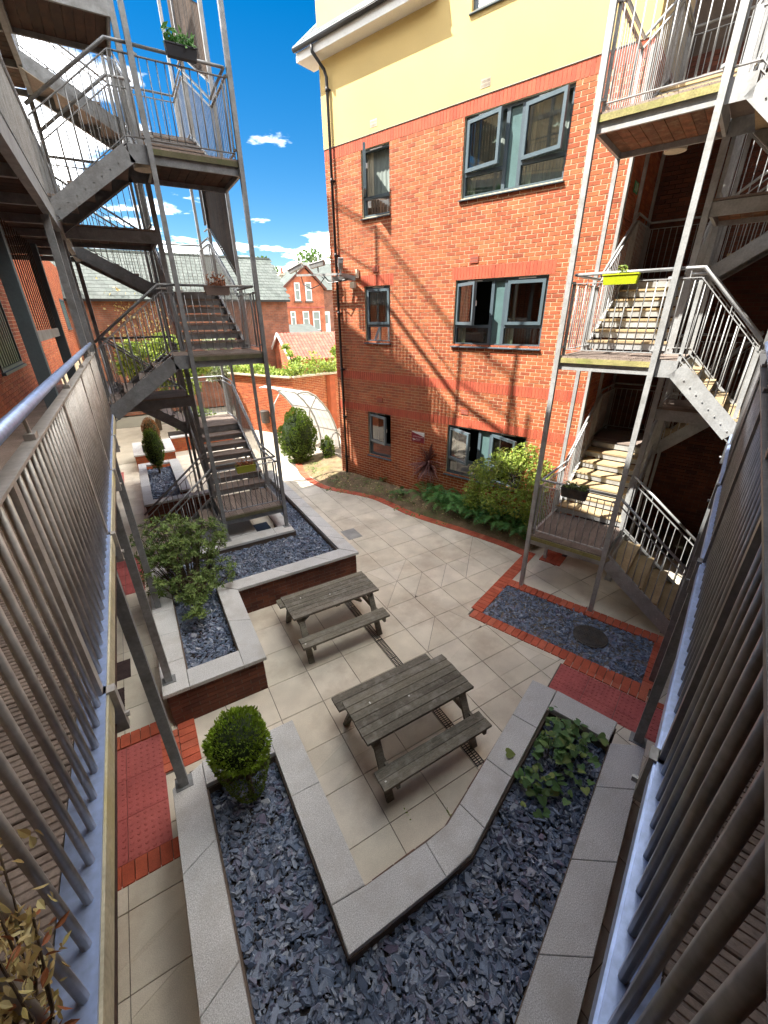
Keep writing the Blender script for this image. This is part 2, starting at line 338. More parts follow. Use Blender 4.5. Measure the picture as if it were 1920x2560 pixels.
def chips(name, poly, z, m, size=.045, dens=1000, layers=.03, label='', excl=None, flat=.42):
    """loose slate chippings: irregular five-sided flakes heaped in a bed"""
    P = np.array(poly); lo, hi = P.min(0), P.max(0); n = int(dens*(hi-lo).prod())
    C = lo + NR.random((n, 2))*(hi-lo); C = C[in_poly(C, poly)]
    if excl: C = C[~excl(C)]
    n = len(C); a, b, c = rot_basis(n, flat, np.tile([0, 0, 1.], (n, 1)))
    a *= np.sign(a[:, 2:3]+1e-9)
    s = size*np.exp(NR.normal(size=n)*.42).clip(.45, 2.4); el = NR.uniform(.30, .72, n); th = s*NR.uniform(.045, .10, n)
    cen = np.concatenate([C, (z + NR.random(n)*layers)[:, None]], 1)
    ang = np.linspace(0, 2*pi, 6)[:5][None] + NR.normal(size=(n, 5))*.33
    rad = NR.uniform(.32, .72, (n, 5))*s[:, None]
    off = (np.cos(ang)*rad)[..., None]*b[:, None] + (np.sin(ang)*rad*el[:, None])[..., None]*c[:, None]
    top = cen[:, None] + off*.92 + (a*th[:, None])[:, None]; bot = cen[:, None] + off - (a*th[:, None])[:, None]
    V = np.concatenate([top, bot], 1).reshape(-1, 3); i = np.arange(n)[:, None]*10
    Q = np.concatenate([i + [k, 5+k, 5+(k+1) % 5, (k+1) % 5] for k in range(5)], 0)
    Pn = i + [0, 1, 2, 3, 4]; rn = NR.random(n)
    me = arr_mesh(name, V, [Pn, Q], 10, np.concatenate([rn]+[rn]*5), M[m])
    o = obj(name, me); o['kind'] = 'stuff'; o['label'] = label; o['category'] = 'gravel'; return o
def text_mesh(s, size, m, ext=.0015):
    cu = bpy.data.curves.new('lettering', 'FONT'); cu.body = s; cu.size = size; cu.extrude = ext; cu.align_x = 'LEFT'; cu.align_y = 'BOTTOM'
    t = bpy.data.objects.new('lettering', cu); COL.objects.link(t)
    dg = bpy.context.evaluated_depsgraph_get(); dg.update()
    me = bpy.data.meshes.new_from_object(t.evaluated_get(dg)); bpy.data.objects.remove(t); me.materials.clear(); me.materials.append(m); return me

# ================================================================ SETTING: ground, paving, beds
g_ = struct('ground', MB().prism([(-400, -400), (400, -400), (400, 700), (-400, 700)], -.3, -.06), M['ground'])
pav = struct('paving', MB().prism([(-2.1, -3.5), (9.9, -3.5), (9.9, 6.0), (7.2, 13.5), (14, 13.5), (14, 24), (-2.1, 24)], -.05, -.012), M['joint'])

EDGE_C = [(4.60, 14.16), (4.32, 12.85), (4.40, 11.66), (4.63, 11.10), (5.385, 9.86), (5.72, 8.32), (6.225, 6.99), (6.625, 5.85), (6.74, 5.25)]
def fac(s, d=0.0, z=0.0):           # point on the facade: s along it, d metres in front of it
    e2 = 9.26 - d; return (E1[0]*s + E2[0]*e2, E1[1]*s + E2[1]*e2, z)
GARDEN = [(x+.09, y+.03) for x, y in EDGE_C] + [fac(2.3)[:2], fac(9.45)[:2], (5.9, 14.6)]
NEAR = [(-.587, -.9), (3.847, 1.085), (3.59, 2.39), (1.59, 1.63), (.714, 1.618), (.714, 3.43), (-.45, 3.46), (-.587, 3.2)]
NEAR_OUT = [(-.587, 3.46), (-.587, -.45), (1.585, .237), (3.847, 1.085), (3.59, 2.39), (1.59, 1.63), (.714, 1.618), (.714, 3.46)]
LEFT = [(-.57, 4.58), (.73, 4.58), (.75, 6.41), (3.13, 6.41), (3.13, 12.2), (2.36, 12.2), (2.36, 9.4), (.35, 9.4), (.35, 8.0), (-.57, 8.0)]
def rect(x0, y0, x1, y1): return [(x0, y0), (x1, y0), (x1, y1), (x0, y1)]
def frect(a, b, c, d): return [TR(*q, 0)[:2] for q in ((a, b), (c, b), (c, d), (a, d))]
HOLES = [NEAR_OUT, LEFT, GARDEN, frect(-.33, 5.46, 2.66, 7.02), rect(-1.39, 3.0, -.70, 4.82), rect(-.72, 3.95, -.31, 4.57), frect(-1.5, 4.76, .94, 5.37),
         rect(-1.4, 8.25, -.72, 9.8), rect(-.46, 11.31, .74, 15.1), rect(-.55, 16.2, .77, 18.1)]
GX = [-1.71, -1.13, -.53, .09, .69, 1.29, 1.89, 2.49, 3.09, 3.71, 4.335, 4.98, 5.63, 6.27, 6.9, 7.5, 8.1, 8.7, 9.3]
GY = [-1.42, -.82, -.22, .38, .98, 1.58, 2.18, 2.78, 3.385, 3.98, 4.61, 5.25, 5.89, 6.5, 7.13, 7.76, 8.43, 9.04, 9.7, 10.35, 11, 11.65, 12.3, 12.95, 13.6, 14.25, 14.9, 15.55, 16.2, 16.85, 17.5]
DIAG = {(3.09, 3.98), (3.09, 5.25), (3.71, 5.89), (3.71, 5.25), (4.335, 5.25), (4.98, 5.25), (5.63, 5.89)}
def half(poly, a, b, keep):
    out = []; n = len(poly)
    sd = lambda p: ((b[0]-a[0])*(p[1]-a[1])-(b[1]-a[1])*(p[0]-a[0]))*keep
    for i in range(n):
        p, q = poly[i], poly[(i+1) % n]; sp, sq = sd(p), sd(q)
        if sp >= 0: out.append(p)
        if sp*sq < 0: t = sp/(sp-sq); out.append((p[0]+(q[0]-p[0])*t, p[1]+(q[1]-p[1])*t))
    return out
def area(P): return abs(sum(P[i][0]*P[(i+1) % len(P)][1]-P[(i+1) % len(P)][0]*P[i][1] for i in range(len(P))))/2
def cut(polys, hole):
    cc = sum(hole[i][0]*hole[(i+1) % 4][1]-hole[(i+1) % 4][0]*hole[i][1] for i in range(4)) > 0
    h = hole if cc else hole[::-1]; res = []
    for pl in polys:
        rest = pl
        for i in range(4):
            a, b = h[i], h[(i+1) % 4]; o = half(rest, a, b, -1); rest = half(rest, a, b, 1)
            if len(o) > 2 and area(o) > .002: res.append(o)
            if len(rest) < 3: break
    return res
CUTS = [frect(-.30, 5.50, 2.62, 6.97), frect(-1.5, 4.765, .935, 5.365), rect(-1.40, 3.02, -.72, 4.80), rect(-.725, 3.97, -.32, 4.56), rect(-1.4, 8.25, -.72, 9.8), frect(2.44, 6.9, 2.65, 8.3), frect(1.86, 8.1, 2.3, 8.74)]
def lay_slabs():
    far = MB()
    for i in range(len(GX)-1):
        for j in range(len(GY)-1):
            x0, x1, y0, y1 = GX[i], GX[i+1], GY[j], GY[j+1]; g = .0035
            pts = np.array([(x0+(x1-x0)*a, y0+(y1-y0)*b) for a in (.06, .5, .94) for b in (.06, .5, .94)])
            if y0 > 12.9 and x0 > 4.2: continue
            if (pts[:, 0]*E1[0]+pts[:, 1]*E1[1] < -1.7).all() or ((pts[:, 0]*E2[0]+pts[:, 1]*E2[1] > 9.3) & (pts[:, 0]*E1[0]+pts[:, 1]*E1[1] > 2.2)).any(): continue
            inside = np.zeros(len(pts), int)
            for h in HOLES: inside |= in_poly(pts, h)
            if inside.all(): continue
            q = [(x0+g, y0+g), (x1-g, y0+g), (x1-g, y1-g), (x0+g, y1-g)]
            polys = [q]
            if (x0, y0) in DIAG: polys = [[(x0+2.4*g, y0+g), (x1-g, y0+g), (x1-g, y1-2.4*g)], [(x0+g, y0+2.4*g), (x1-2.4*g, y1-g), (x0+g, y1-g)]]
            for h in CUTS: polys = cut(polys, h)
            for pl in polys:
                dz = random.uniform(-.0015, .0015)
                if y0 > 13.5 or x0 > 7.4: far.prism(pl, -.04, dz, ch=.003); continue
                part('slab', MB().prism(pl, -.04, dz, ch=.003, r=0), M['slab'], pav)
    part('slab_field', far, M['slab'], pav, kind='stuff')
lay_slabs()
struct('path', MB().prism([(1.2, 17.4), (4.6, 14.3), (5.6, 14.9), (16, 16), (16, 22), (-2, 24), (-2, 17.6)], -.04, -.002), M['asphalt'])
_soilz = lambda P: None
def garden_soil():
    n = 34; b = MB(); vs = []; fs = []
    gpath = [(x+.10, y+.035) for x, y in EDGE_C]
    for i in range(n+1):
        t = i/n*(len(gpath)-1); k = min(int(t), len(gpath)-2); u = t-k
        a = Vector(gpath[k]).lerp(Vector(gpath[k+1]), u)
        s = 9.9 - i/n*(9.9-2.25); c = Vector(fac(s, -.05)[:2]) if s < 9.4 else Vector((5.95 - .2*(9.9-s), 14.2 - (9.9-s)*3.4))
        for j in range(13):
            w = j/12; p = a.lerp(c, w)
            z = .02 + .17*min(1, w*1.6) + .03*sin(p.x*7.1+p.y*3)*sin(p.y*5.3) + random.uniform(-.012, .012)
            vs.append((p.x, p.y, z if 0 < j else .0))
    for i in range(n):
        for j in range(12): q = i*13+j; fs.append((q, q+1, q+14, q+13))
    b.add(vs, fs, 0); return struct('garden_bed', b, M['soil'])
gs = garden_soil(); gs.data.shade_smooth()

def edging(name, paths, w=.215, pitch=.112, z=.014):
    e = struct(name, MB().box((paths[0][0][0]-.02, paths[0][0][1]-.02, -.045), (paths[0][0][0]+.02, paths[0][0][1]+.02, -.02)), M['mortar_dark'])
    for path in paths:
        acc = 0; P = [Vector(p) for p in path]
        for a, b in zip(P, P[1:]):
            d = b-a; l = d.length; ang = atan2(d.y, d.x); t = pitch/2 - acc if acc < pitch else 0
            k = pitch/2
            while k < l:
                p = a + d*(k/l)
                piece('brick', ubox('paver'), e, (p.x, p.y, -.02+z/2+random.uniform(-.002, .002)), ang+random.uniform(-.015, .015), (.103, w, .04+z))
                k += pitch
    return e
def smooth_path(P, n=6):
    out = []
    for i in range(len(P)-1):
        p0, p1, p2, p3 = [Vector(P[max(0, min(len(P)-1, k))]) for k in (i-1, i, i+1, i+2)]
        for j in range(n):
            t = j/n; out.append(tuple(.5*((2*p1)+(p2-p0)*t+(2*p0-5*p1+4*p2-p3)*t*t+(3*p1-p0-3*p2+p3)*t**3)))
    return out+[P[-1]]
def respace(P, step):
    L_ = [0]
    for a, b in zip(P, P[1:]): L_.append(L_[-1]+hypot(b[0]-a[0], b[1]-a[1]))
    out = []; t = 0; k = 0
    while t < L_[-1]:
        while L_[k+1] < t: k += 1
        u = (t-L_[k])/(L_[k+1]-L_[k]+1e-9); out.append((P[k][0]+(P[k+1][0]-P[k][0])*u, P[k][1]+(P[k+1][1]-P[k][1])*u)); t += step
    return out
edging('brick_edging', [respace(smooth_path(EDGE_C), .224)])
f2 = lambda *P: [TR(a, b, 0)[:2] for a, b in P]
edging('brick_border', [f2((-.22, 5.57), (2.55, 5.57)), f2((2.545, 5.69), (2.545, 8.3)), f2((2.44, 6.88), (-.33, 6.88)), f2((-.22, 6.77), (-.22, 5.69)),
       f2((2.3, 8.2), (1.85, 8.2)), f2((2.3, 8.42), (1.85, 8.42)), f2((2.3, 8.64), (1.95, 8.64))])
edging('brick_crossing_border', [[(-1.40, 4.72), (-.72, 4.72)], [(-.42, 3.96), (-.42, 4.58)], [(-1.40, 3.10), (-.60, 3.10)], [(-.63, 4.0), (-.63, 4.6)]], .2)
edging('brick_crossing_edge', [f2((.9, 5.42), (-1.5, 5.42)), f2((-.48, 4.76), (-.48, 5.3))], .1)

def blister_mesh(w, h, nx, ny):
    b = MB().box((-w/2+.003, -h/2+.003, -.04), (w/2-.003, h/2-.003, .002), r=0)
    for i in range(nx):
        for j in range(ny):
            cx = (i+.5)/nx*w-w/2; cy = (j+.5)/ny*h-h/2
            vs = [(cx+r*cos(k*pi/4), cy+r*sin(k*pi/4), z) for r, z in ((.0185, .002), (.0125, .008)) for k in range(8)]
            b.add(vs, [(k, (k+1) % 8, 8+(k+1) % 8, 8+k) for k in range(8)] + [tuple(range(8, 16))], 0)
    return b.mesh('blister_slab', mat=M['tactile'])
def tactile(name, T, xs, ys, base):
    e = struct(name, MB().box((xs[0], ys[0], -.05), (xs[-1], ys[-1], -.02), T), M['joint'])
    ms = {}
    for x0, x1 in zip(xs, xs[1:]):
        for y0, y1 in zip(ys, ys[1:]):
            w, h = x1-x0, y1-y0; k = (round(w, 2), round(h, 2))
            if k not in ms: ms[k] = blister_mesh(w, h, max(1, round(w/.064)), max(1, round(h/.064)))
            piece('tactile_slab', ms[k], e, T((x0+x1)/2, (y0+y1)/2, .0), RZ[T])
tactile('tactile_crossing', TL, [-1.40, -1.12, -.715], [3.21, 3.68, 4.15, 4.61], 0)
tactile('tactile_paving', TR, [-1.5, -1.12, -.72, -.32, .08, .5, .92], [4.76, 4.97, 5.365], 0)
def ribbed():
    e = struct('ribbed_tactile', MB().box((-1.40, 8.25, -.05), (-.72, 9.8, -.003)), M['joint'])
    y = 8.25
    while y < 9.75:
        for x0 in (-1.40, -1.06):
            b = MB().box((x0+.004, y+.004, -.04), (x0+.336, y+.384, .002), r=0)
            for k in range(6): b.box((x0+.02+k*.053, y+.02, .002), (x0+.047+k*.053, y+.37, .008), r=0)
            part('tactile_slab', b, M['tactile'], e)
        y += .388
ribbed()
struct('far_tactile', MB().box((-1.35, 15, -.02), (-.99, 16.5, .006)), M['tactile'])

# ---- slate bed set in the paving
chips('slate_chippings', frect(-.12, 5.67, 2.44, 6.78), -.03, 'slate', .056, 1700, .03, 'blue grey slate chippings in the sunken brick edged bed with an iron cover',
      excl=lambda C: np.hypot(C[:, 0]-TR(.74, 6.25, 0)[0], C[:, 1]-TR(.74, 6.25, 0)[1]) < .24)
struct('slate_bed_soil', MB().prism(frect(-.12, 5.66, 2.45, 6.78), -.058, -.03), M['soil_dark'])
def manhole():
    c = TR(.74, 6.25, 0); t = thing('manhole_cover', 'round rusty iron cover lying in the sunken slate bed', 'manhole cover', (c[0], c[1], -.03))
    def disc(r, z0, z1, n=32): return MB().prism([(c[0]+r*cos(2*pi*k/n), c[1]+r*sin(2*pi*k/n)) for k in range(n)], z0, z1, ch=.004)
    part('frame', disc(.27, -.03, .022), M['iron'], t); part('lid', disc(.235, .0225, .034), M['iron'], t)
    for i in range(-4, 5):
        for j in range(-6, 7):
            x, y = i*.05+(.025 if j % 2 else 0), j*.033
            if hypot(x, y) < .2: piece('raised_stud', ubox('iron'), t, (c[0]+x, c[1]+y, .037), .3, (.032, .018, .008))
manhole()

# ---- planters
def brick_courses(L_, z0, z1, holes=(), bl=.215, j=.01, phase=0):
    n = max(1, round((z1-z0)/.075)); h = (z1-z0)/n
    for i in range(n):
        a, b = z0+i*h+j*.5, z0+(i+1)*h-j*.5; zc = (a+b)/2
        iv = [(0, L_)]
        for (u0, u1, w0, w1) in holes:
            if w0 < zc < w1:
                nx = []
                for p, q in iv:
                    if u1 <= p or u0 >= q: nx.append((p, q)); continue
                    if u0 > p: nx.append((p, u0))
                    if u1 < q: nx.append((u1, q))
                iv = nx
        off = ((i+phase) % 2)*(bl+j)/2
        k = -1
        while True:
            s = k*(bl+j)+off; k += 1
            if s > L_: break
            for p, q in iv:
                x0, x1 = max(s, p), min(s+bl, q)
                if x1-x0 > .028: yield x0, x1, a, b
def brick_face(parent, P0, P1, z0, z1, m='brick_dark', mm='mortar_dark', th=.1, single=True, proud=.006, cap=None):
    """wall face from P0 to P1 with its outside on the right hand"""
    a = Vector(P0); d = Vector(P1)-a; L_ = d.length; d /= L_; n = Vector((d.y, -d.x)); ang = atan2(d.y, d.x)
    q = [a-n*.004, a+d*L_-n*.004, a+d*L_-n*th, a-n*th]
    part('wall_core', MB().prism([tuple(p) for p in q], z0, z1), M[mm], parent)
    far = MB(); dep = .05
    for x0, x1, w0, w1 in brick_courses(L_, z0, z1):
        pr = proud+random.uniform(-.002, .002)
        c = a + d*((x0+x1)/2) + n*(pr-.004-dep/2)
        if single: piece('brick', ubox(m), parent, (c.x, c.y, (w0+w1)/2), ang, (x1-x0, dep, w1-w0))
        else:
            hx = (x1-x0)/2; far.prism([tuple(c-d*hx-n*dep/2), tuple(c+d*hx-n*dep/2), tuple(c+d*hx+n*dep/2), tuple(c-d*hx+n*dep/2)], w0, w1)
    if not single: part('brickwork', far, M[m], parent, kind='stuff')
def coping(parent, quads, z0=.545, z1=.6, m='coping'):
    for q in quads: part('coping_stone', MB().prism(q, z0, z1+random.uniform(-.001, .001), ch=.006, r=0), M[m], parent)
def strip(a0, a1, b0, b1, cuts, g=.002):
    """coping stones between edge a (a0->a1) and edge b (b0->b1), cut at fractions"""
    A0, A1, B0, B1 = map(Vector, (a0, a1, b0, b1)); out = []
    for s, t in zip(cuts, cuts[1:]):
        l = (A1-A0).length; s2, t2 = s+g/l, t-g/l
        out.append([tuple(A0.lerp(A1, s2)), tuple(A0.lerp(A1, t2)), tuple(B0.lerp(B1, t2)), tuple(B0.lerp(B1, s2))])
    return out
def soil(name, poly, z0, z1, m='soil_dark', parent=None): return part(name, MB().prism(poly, z0, z1), M[m], parent)

def near_planter():
    t = thing('planter', 'V shaped raised bed with wide granite copings, nearest the camera', 'planter', (0, 1, 0), 'raised planters of the court')
    st = []
    st += strip((-.587, -.45), (-.587, 3.30), (-.29, -.30), (-.29, 3.44), [0, .27, .535, .78, 1])
    st += strip((-.287, 3.46), (.42, 3.44), (-.287, 3.17), (.42, 3.15), [0, .5, 1])
    st += strip((.42, 3.44), (.42, 1.645), (.714, 3.44), (.714, 1.622), [0, .46, 1])
    st += [[(.422, 1.64), (.414, 1.313), (1.328, 1.316), (1.328, 1.612), (.716, 1.616)]]
    st += [[(1.332, 1.316), (1.625, 1.338), (1.86, 1.425), (1.80, 1.705), (1.59, 1.63), (1.332, 1.612)]]
    st += strip((1.864, 1.427), (3.714, 2.12), (1.804, 1.707), (3.59, 2.39), [0, .30, .66, 1])
    st += strip((3.43, 2.005), (3.645, 1.37), (3.718, 2.115), (3.94, 1.455), [0, 1])
    st += strip((1.319-2.0, .476-.736), (3.637, 1.343), (1.585-1.9, .237-.71), (3.847+.085, 1.085+.04), [0, .37, .535, .70, .87, 1])
    coping(t, st)
    for P0, P1, s in (((.69, 1.64), (.69, 3.42), True), ((1.57, 1.65), (.69, 1.64), True), ((3.57, 2.37), (1.57, 1.65), True), ((3.90, 1.43), (3.69, 2.11), True), ((-.56, 3.44), (-.56, -.4), True),
                   ((.69, 3.43), (-.42, 3.44), True)):
        brick_face(t, P0, P1, -.02, .545, single=s)
    brick_face(t, (-.2, -.42), (3.83, 1.09), -.02, .545, single=False)
    inner = [(-.29, -.2), (-.29, 3.17), (.42, 3.16), (.42, 1.32), (1.62, 1.34), (3.43, 2.0), (3.64, 1.34), (1.32, .476), (-.25, -.1)]
    for a, b in zip(inner, inner[1:]):
        part('inner_wall', MB().beam((*a, .27), (*b, .27), .03, .54), M['mortar_dark'], t)
    soil('soil', inner, .0, .40, parent=t)
    chips('slate_chippings', inner, .40, 'slate', .056, 2300, .05, 'slate chippings filling the nearest V shaped planter')
near_planter()

def left_planter():
    t = thing('planter', 'stepped brick planter with pale copings between the stair tower and picnic tables', 'planter', (.1, 6, 0), 'raised planters of the court')
    st = strip((-.572, 4.585), (-.572, 8.0), (-.26, 4.585), (-.26, 8.0), [0, .17, .36, .54, .72, 1])
    st += strip((-.256, 4.585), (.432, 4.585), (-.256, 4.91), (.432, 4.91), [0, 1])
    st += strip((.434, 4.58), (.446, 6.69), (.735, 4.58), (.757, 6.40), [0, .50, 1])
    st += strip((.45, 6.70), (2.85, 6.74), (.762, 6.41), (3.135, 6.42), [0, .42, .76, 1])
    st += strip((2.852, 6.75), (2.83, 12.2), (3.135, 6.425), (3.10, 12.2), [0, .11, .22, .33, .44, .55, .66, .77, .88, 1])
    coping(t, st)
    for P0, P1 in (((-.53, 4.62), (.69, 4.62)), ((.69, 4.62), (.715, 6.45)), ((.715, 6.45), (3.09, 6.46)), ((3.09, 6.46), (3.06, 12.1)), ((-.54, 7.95), (-.54, 4.62))):
        brick_face(t, P0, P1, -.02, .545)
    inner = [(-.26, 4.91), (.432, 4.91), (.45, 6.70), (2.85, 6.74), (2.83, 12.1), (2.38, 12.1), (2.38, 8.06), (.33, 8.06), (-.26, 8.06)]
    for a, b in zip(inner, inner[1:]+inner[:1]): part('inner_wall', MB().beam((*a, .27), (*b, .27), .03, .54), M['mortar_dark'], t)
    soil('soil', inner, 0, .41, parent=t)
    chips('slate_chippings', inner, .41, 'slate', .052, 1700, .045, 'slate chippings in the stepped planter under the glossy shrub')
left_planter()
def tower_base():
    t = thing('stair_plinth', 'paved brick plinth with a dark pit under the west stair tower', 'plinth', (1.3, 8.7, 0))
    coping(t, strip((.35, 8.03), (2.36, 8.03), (.35, 8.36), (2.36, 8.36), [0, .27, .8, 1]) + strip((2.08, 8.364), (2.08, 9.36), (2.36, 8.364), (2.36, 9.36), [0, 1])
           + strip((.35, 8.364), (.35, 9.36), (1.62, 8.364), (1.62, 9.36), [0, 1]))
    brick_face(t, (.36, 8.06), (2.34, 8.06), 0, .545); brick_face(t, (2.335, 8.06), (2.335, 9.36), 0, .545); brick_face(t, (.37, 9.36), (.37, 8.06), 0, .545)
    part('pit', MB().box((1.63, 8.37, .2), (2.07, 9.36, .3)), M['black'], t)
    part('inner_core', MB().box((.45, 8.2, 0), (1.6, 9.3, .54)), M['mortar_dark'], t)
tower_base()
def far_planters():
    t = thing('planter', 'far slate filled planter with an oval clipped conifer, beyond the west stair tower', 'planter', (.1, 13, 0), 'raised planters of the court')
    coping(t, strip((-.46, 11.31), (1.2, 11.31), (-.46, 11.58), (1.2, 11.58), [0, .35, .7, 1]) + strip((-.46, 11.584), (-.46, 15.1), (-.24, 11.584), (-.24, 15.1), [0, .33, .66, 1])
           + strip((.45, 11.9), (.45, 15.1), (.74, 11.9), (.74, 15.1), [0, .5, 1]) + strip((-.236, 14.82), (.446, 14.82), (-.236, 15.1), (.446, 15.1), [0, 1]))
    brick_face(t, (-.43, 11.35), (1.18, 11.35), 0, .545); brick_face(t, (-.43, 15.07), (-.43, 11.35), 0, .545); brick_face(t, (.71, 11.9), (.71, 15.07), 0, .545)
    brick_face(t, (.44, 11.9), (.71, 11.9), 0, .545)
    soil('soil', rect(-.3, 11.5, .5, 15), 0, .40, parent=t); soil('soil', rect(.5, 11.5, 1.15, 11.85), 0, .40, parent=t)
    chips('slate_chippings', rect(-.25, 11.58, .46, 14.82), .41, 'slate', .055, 1300, .04, 'slate chippings round the oval clipped conifer in the far planter')
    t = thing('planter', 'brick planter with a brown conifer at the far end of the west path', 'planter', (.1, 17, 0), 'raised planters of the court')
    coping(t, strip((-.55, 16.2), (.77, 16.2), (-.55, 16.5), (.77, 16.5), [0, .5, 1]) + strip((-.55, 16.504), (-.55, 18.1), (-.25, 16.504), (-.25, 18.1), [0, .5, 1]) + strip((.47, 16.504), (.47, 18.1), (.77, 16.504), (.77, 18.1), [0, .5, 1]))
    brick_face(t, (-.52, 16.23), (.74, 16.23), 0, .545, 'brick'); brick_face(t, (.74, 16.23), (.74, 18.1), 0, .545, 'brick')
    soil('soil', rect(-.3, 16.4, .5, 18.1), 0, .45, parent=t)
    t = thing('planter', 'brick planter with a dark spreading shrub behind the brown conifer', 'planter', (2, 18.5, 0), 'raised planters of the court')
    coping(t, strip((.79, 18.1), (3.2, 18.1), (.79, 18.4), (3.2, 18.4), [0, .33, .66, 1])); brick_face(t, (.79, 18.13), (3.2, 18.13), 0, .545, 'brick')
    soil('soil', rect(.8, 18.3, 3.2, 19.6), 0, .5, parent=t)
far_planters()

# ---- flat ironwork and mats in the paving
def drain():
    t = thing('drain_channel', 'black slotted drainage channel running under both picnic tables', 'drain', (2.56, 4, 0))
    y = 2.15
    while y < 5.85:
        b = MB().box((2.50, y+.002, -.02), (2.513, y+.498, .006)).box((2.607, y+.002, -.02), (2.62, y+.498, .006)).box((2.555, y+.002, -.02), (2.565, y+.498, .006))
        k = y+.01
        while k < y+.49: b.box((2.513, k, -.02), (2.607, k+.012, .0055)); k += .03
        part('grate', b, M['black'], t); y += .5
    part('trough', MB().box((2.50, 2.15, -.03), (2.62, 6.15, -.008)), M['black'], t)
drain()
b = MB().box((3.635, 7.925, -.03), (4.0, 8.425, .004))
o = solo('inspection_cover', b, M['grey'], 'small square grey metal cover in the paving beside the stepped planter', 'inspection cover', (3.82, 8.17, 0))
def door_mat(y0, y1, x0, x1, lab):
    t = thing('rubber_mat', lab, 'mat', ((x0+x1)/2, (y0+y1)/2, .004), 'rubber mats on the west path')
    part('base', MB().box((x0, y0, .004), (x1, y1, .012)), M['rubber'], t)
    n = int((x1-x0)/.03)
    b = MB()
    for i in range(n):
        for j in range(int((y1-y0)/.075)):
            cx, cy = x0+.02+i*.03, y0+.04+j*.075; s = 1 if (i//4+j//3) % 2 else -1
            b.beam((cx-.012, cy-.02*s, .0155), (cx+.012, cy+.02*s, .0155), .008, .007)
    part('ribs', b, M['rubber'], t, kind='stuff')
door_mat(5.88, 6.3, -1.55, -1.03, 'ribbed rubber mat on the west path, the farther of two')
door_mat(5.12, 5.7, -1.6, -1.12, 'ribbed rubber mat on the west path, the nearer of two')

# ================================================================ STEELWORK: walkways and stair towers
def board_mesh(key, w, m, l=1.0, ridges=5, t=.028):
    k = ('board', key)
    if k in UNIT: return UNIT[k]
    pr = [(-w/2, -t), (-w/2, -.004)]; p = w/ridges
    for i in range(ridges):
        x = -w/2+i*p; pr += [(x+.12*p, 0), (x+.66*p, 0), (x+.72*p, -.005), (x+1.0*p, -.005)] if i < ridges-1 else [(x+.12*p, 0), (x+.8*p, 0), (w/2, -.004)]
    pr += [(w/2, -t)]
    vs = [(-l/2, a, z) for a, z in pr] + [(l/2, a, z) for a, z in pr]; n = len(pr)
    fs = [(i, (i+1) % n, n+(i+1) % n, n+i) for i in range(n)] + [tuple(range(n))[::-1], tuple(range(n, 2*n))]
    UNIT[k] = MB().add(vs, fs, 0).mesh('deck_board', mat=M[m]); return UNIT[k]
def deck(parent, T, x0, x1, y0, y1, z, along, m='deck', w=.138, gap=.007):
    """grooved boards; along='x' or 'y' is the way they run"""
    me = board_mesh((m, w), w, m); pit = w+gap
    a0, a1 = (y0, y1) if along == 'x' else (x0, x1); n = max(1, int(round((a1-a0)/pit))); pit = (a1-a0)/n
    for i in range(n):
        c = a0+(i+.5)*pit
        if along == 'x': loc = T((x0+x1)/2, c, z); rz = RZ[T]; L_ = x1-x0
        else: loc = T(c, (y0+y1)/2, z); rz = RZ[T]+pi/2; L_ = y1-y0
        piece('deck_board', me, parent, (loc[0], loc[1], loc[2]+random.uniform(-.001, .001)), rz+random.uniform(-.001, .001), (L_, 1, 1))
def railing(parent, T, path, single=False, m='steel', h=.97, hand=True, sp=.105, inset=0, ends=(True, True), name='railing', rad=.0075):
    """path: (x, y, deck z) points; flat top and bottom rails, round handrail above, upright bars"""
    fr = MB(); bars = []
    for i, (a, b) in enumerate(zip(path, path[1:])):
        dx, dy, dz = b[0]-a[0], b[1]-a[1], b[2]-a[2]; l = hypot(dx, dy)
        P = lambda t, o: (a[0]+dx*t, a[1]+dy*t, a[2]+dz*t+o)
        fr.beam(P(0, h), P(1, h), .04, .010, T); fr.beam(P(0, .085), P(1, .085), .04, .010, T)
        n = max(1, int(round(l/sp)))
        bars += [(P((k+.5)/n, .09), h-.095) for k in range(n)]
        for t in ((0,) if i == 0 and ends[0] else ()) + ((1,) if ends[1] or i < len(path)-2 else ()):
            fr.beam(P(t, .0), P(t, h), .045, .014, T)
        if hand:
            nb = max(1, int(round(l/.9)))
            for k in range(nb): fr.tube([P((k+.5)/nb, h), P((k+.5)/nb, h+.10)], .007, 6, T)
    r = part(name, fr, M[m], parent)
    if hand: part('handrail', MB().tube([(x, y, z+h+.11) for x, y, z in path], .021, 10, T), M[m], r, smooth=True)
    if single:
        for (x, y, z), bh in bars:
            piece('bar', ubar(m, rad), r, T(x, y, z), 0, (1, 1, bh))
    else:
        bb = MB()
        for (x, y, z), bh in bars: bb.tube([(x, y, z), (x, y, z+bh)], rad, 6, T, cap=False)
        part('bars', bb, M[m], r, kind='stuff', smooth=True)
    return r
